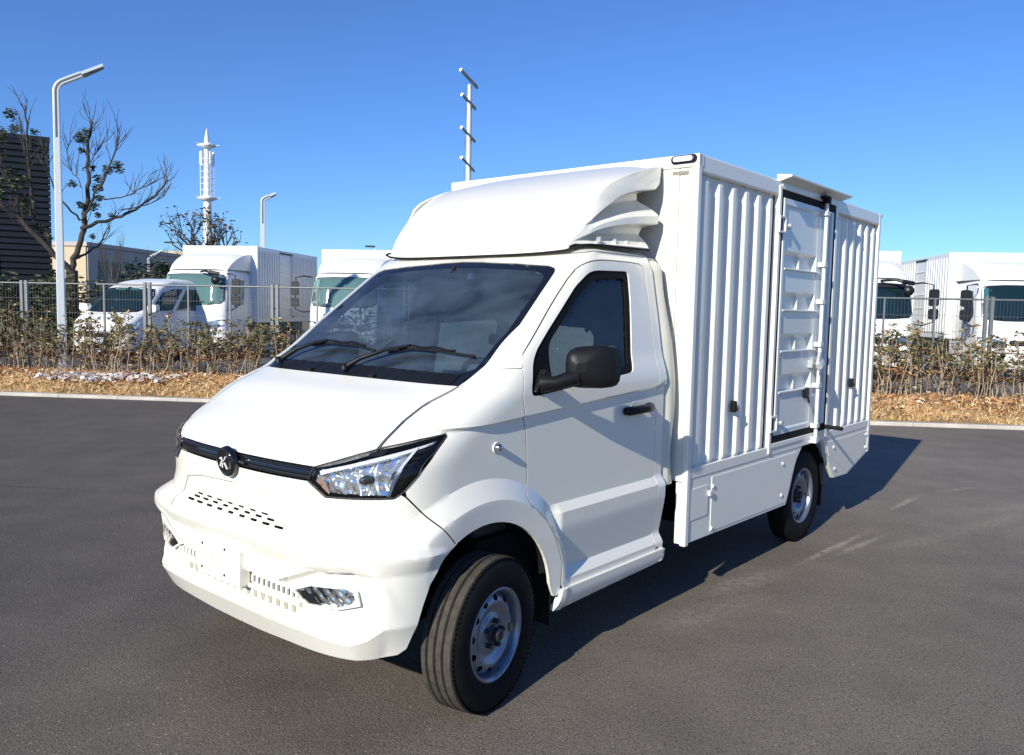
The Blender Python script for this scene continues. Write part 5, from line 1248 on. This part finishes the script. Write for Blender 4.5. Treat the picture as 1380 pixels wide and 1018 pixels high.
# pollarded tree, limb by limb (px -> metres with the tree 22 m away)
r = random.Random(5); TY = 22.
def tp(px, py, dy=0.): return (float((px-98)*.02005), dy, float((417-py)*.02005+1.35))
tr = empty('pollard_tree', ((98-690)*.02005, TY, 0.09), 0, 'pollarded tree with crooked dark limbs and small leaf tufts behind the street lamp', 'tree')
mb = MB(); mb.tube([(0, 0, 0), tp(97, 400), tp(98, 371)], [.20, .17, .15], 10); mb.build('trunk', BARK, tr)
limbs = [([(98, 374), (83, 354), (62, 324), (43, 304), (30, 290), (7, 274)], .15, -1.2), ([(50, 310), (53, 270), (54, 240), (60, 200), (62, 165)], .07, -.9), ([(32, 292), (30, 260), (13, 210), (0, 188)], .06, -1.6), ([(45, 300), (43, 247), (33, 200), (27, 170)], .055, .3),
         ([(98, 374), (103, 345), (113, 312), (115, 270), (116, 240), (114, 200), (117, 172)], .14, .5), ([(112, 315), (125, 308), (145, 299), (168, 288), (190, 268), (208, 242)], .09, 1.2), ([(118, 300), (135, 272), (150, 258), (172, 220), (181, 202)], .06, -.9),
         ([(114, 308), (100, 286), (92, 262), (96, 228)], .05, -1.4), ([(101, 356), (116, 344), (127, 326)], .07, 1.0), ([(142, 276), (168, 274), (190, 262), (204, 240)], .032, .2), ([(165, 290), (185, 282), (203, 266)], .03, 1.4), ([(22, 285), (8, 300), (0, 308)], .05, -2), ([(116, 240), (126, 215), (134, 190)], .03, .9), ([(113, 262), (104, 245), (97, 240), (93, 205)], .022, .1)]
mb = MB(); tw = MB(); lf = MB()
for pts, r0, dy in limbs:
    Q = [tp(a, b, dy*i/len(pts)) for i, (a, b) in enumerate(pts)]; Q = chaikin(np.array(Q), 2, False); n = len(Q); Q[1:-1] += rng.normal(0, .02, (n-2, 3)); mb.tube([tuple(q) for q in Q], [r0*.62*(1-.66*i/(n-1)) for i in range(n)], 8)
    for k in range(int(len(pts)*2.6)):
        i = r.randint(n//3, n-1); d = Vector(Q[i]-Q[max(i-1, 0)]).normalized(); grow(tw, Q[i], d+Vector((r.gauss(0, .5), r.gauss(0, .5), .5)), r.uniform(.25, .6), .013, 1, r, .5, None, 3)
mb.build('limbs', BARK, tr); tw.build('twigs', TWIG, tr, fix=False)['kind'] = 'stuff'
for cx_, cy_, R_, n_ in ((150, 230, .17, 130), (144, 236, .13, 80), (115, 198, .16, 130), (114, 186, .11, 60), (120, 282, .15, 100), (105, 258, .11, 60), (132, 262, .13, 90), (126, 272, .10, 60), (136, 250, .12, 70), (110, 284, .10, 60), (118, 232, .08, 40), (118, 215, .08, 40), (128, 296, .08, 40), (126, 325, .07, 30), (150, 297, .07, 30),
                         (30, 172, .16, 100), (34, 190, .13, 80), (45, 205, .12, 60), (60, 212, .10, 40), (12, 200, .16, 90), (16, 222, .14, 80), (28, 245, .16, 90), (40, 262, .18, 110), (34, 280, .18, 110), (46, 292, .16, 100), (52, 255, .10, 50), (20, 262, .15, 90), (10, 275, .15, 90), (56, 316, .14, 80), (70, 328, .12, 60), (50, 190, .10, 40), (4, 190, .14, 70)):
    leafball(lf, tp(cx_, cy_, r.uniform(-.6, .2) if cx_ < 80 else r.uniform(-.2, .5)), R_*1.1, int(n_*1.2), r, (0, 0, 1), .03, .065)
lf.build('leaf_tufts', LDARK, tr, fix=False)['kind'] = 'stuff'
def tree(name, x, y, h, label, seed, leaves=0, dep=4, r0=.16, spread=.5, stemh=.30, mi=(2, 2, 0), col=TWIG, n0=4, upw=.25, ll=(.08, .18)):
    r = random.Random(seed); t = empty(name, (x, y, 0), 0, label, 'tree'); MB().tube([(0, 0, 0), (.03, 0, h*stemh)], [r0, r0*.8], 8).build('trunk', BARK, t); mb = MB(); tips = []
    for k in range(n0):
        a = 2*PI*k/n0+r.random(); grow(mb, (0, 0, h*stemh*r.uniform(.8, 1)), (math.cos(a)*spread, math.sin(a)*spread, 1), h*.27, r0*.5, dep, r, spread, tips, 5, upw)
    mb.build('crown', col, t, fix=False)
    if leaves:
        lf = MB()
        for p in tips: leafball(lf, p, h*.035, leaves, r, mi, *ll)
        lf.build('leaves', LDARK, t, fix=False)
    return t
tree('leafy_tree', -16.75, 45, 6.5, 'small distant tree with clustered brown leaves above the green-plated truck', 11, 3, 3, .20, .62, .45, n0=8, upw=.12, ll=(.08, .16), col=BARK)
tree('bare_tree', -24.2, 50, 6.6, 'thin bare tree in front of the long building', 21, 0, 4, .10, .33, .2, n0=4)
tree('bare_tree', -22.6, 52, 6.3, 'paler bare sapling, the right one before the long building', 22, 0, 4, .09, .28, .2, n0=3)
tree('bare_tree', -20.9, 55, 5.9, 'bare sapling beside the tiny far lamp', 23, 0, 3, .08, .25, .25, n0=3)
r = random.Random(9)
for k, (x, y, h, w) in enumerate(((-14.6, 21.2, 2.35, 1.5), (-13.0, 20.6, 2.15, 1.3), (-11.7, 20.8, 2.3, 1.0), (-16.4, 21.5, 2.5, 1.6), (-11.1, 25.0, 3.0, 1.2), (-12.5, 26.0, 2.4, 1.4))):
    lb = ['dense dark evergreen bush behind the fence, left of the street lamp', 'dark evergreen bush directly behind the street lamp', 'dark bush at the foot of the pollarded tree', 'dark evergreen bush at the left edge under the dark building', 'tall dark bush between the pollarded tree and the minivan roof', 'low dark bush behind the pollarded tree trunk'][k]
    t = empty('evergreen_bush', (x, y, .08), 0, lb, 'bush'); st = MB()
    for q in range(7): a = r.uniform(0, 6.3); st.tube([(0, 0, 0), (w*.3*math.cos(a), w*.3*math.sin(a), h*.5), (w*.55*math.cos(a), w*.55*math.sin(a), h*.85)], [.04, .025, .012], 4)
    st.build('stems', BARK, t); lf = MB()
    for q in range(34): a = r.uniform(0, 6.3); b = r.random()**.5*w*.8; zc = r.uniform(.25, .88)*h; b *= 1-.35*(zc/h)**3; leafball(lf, (b*math.cos(a), b*math.sin(a)*.8, zc), .32, 70, r, (0, 0, 1), .05, .10)
    lf.build('leaves', LDARK, t, fix=False)
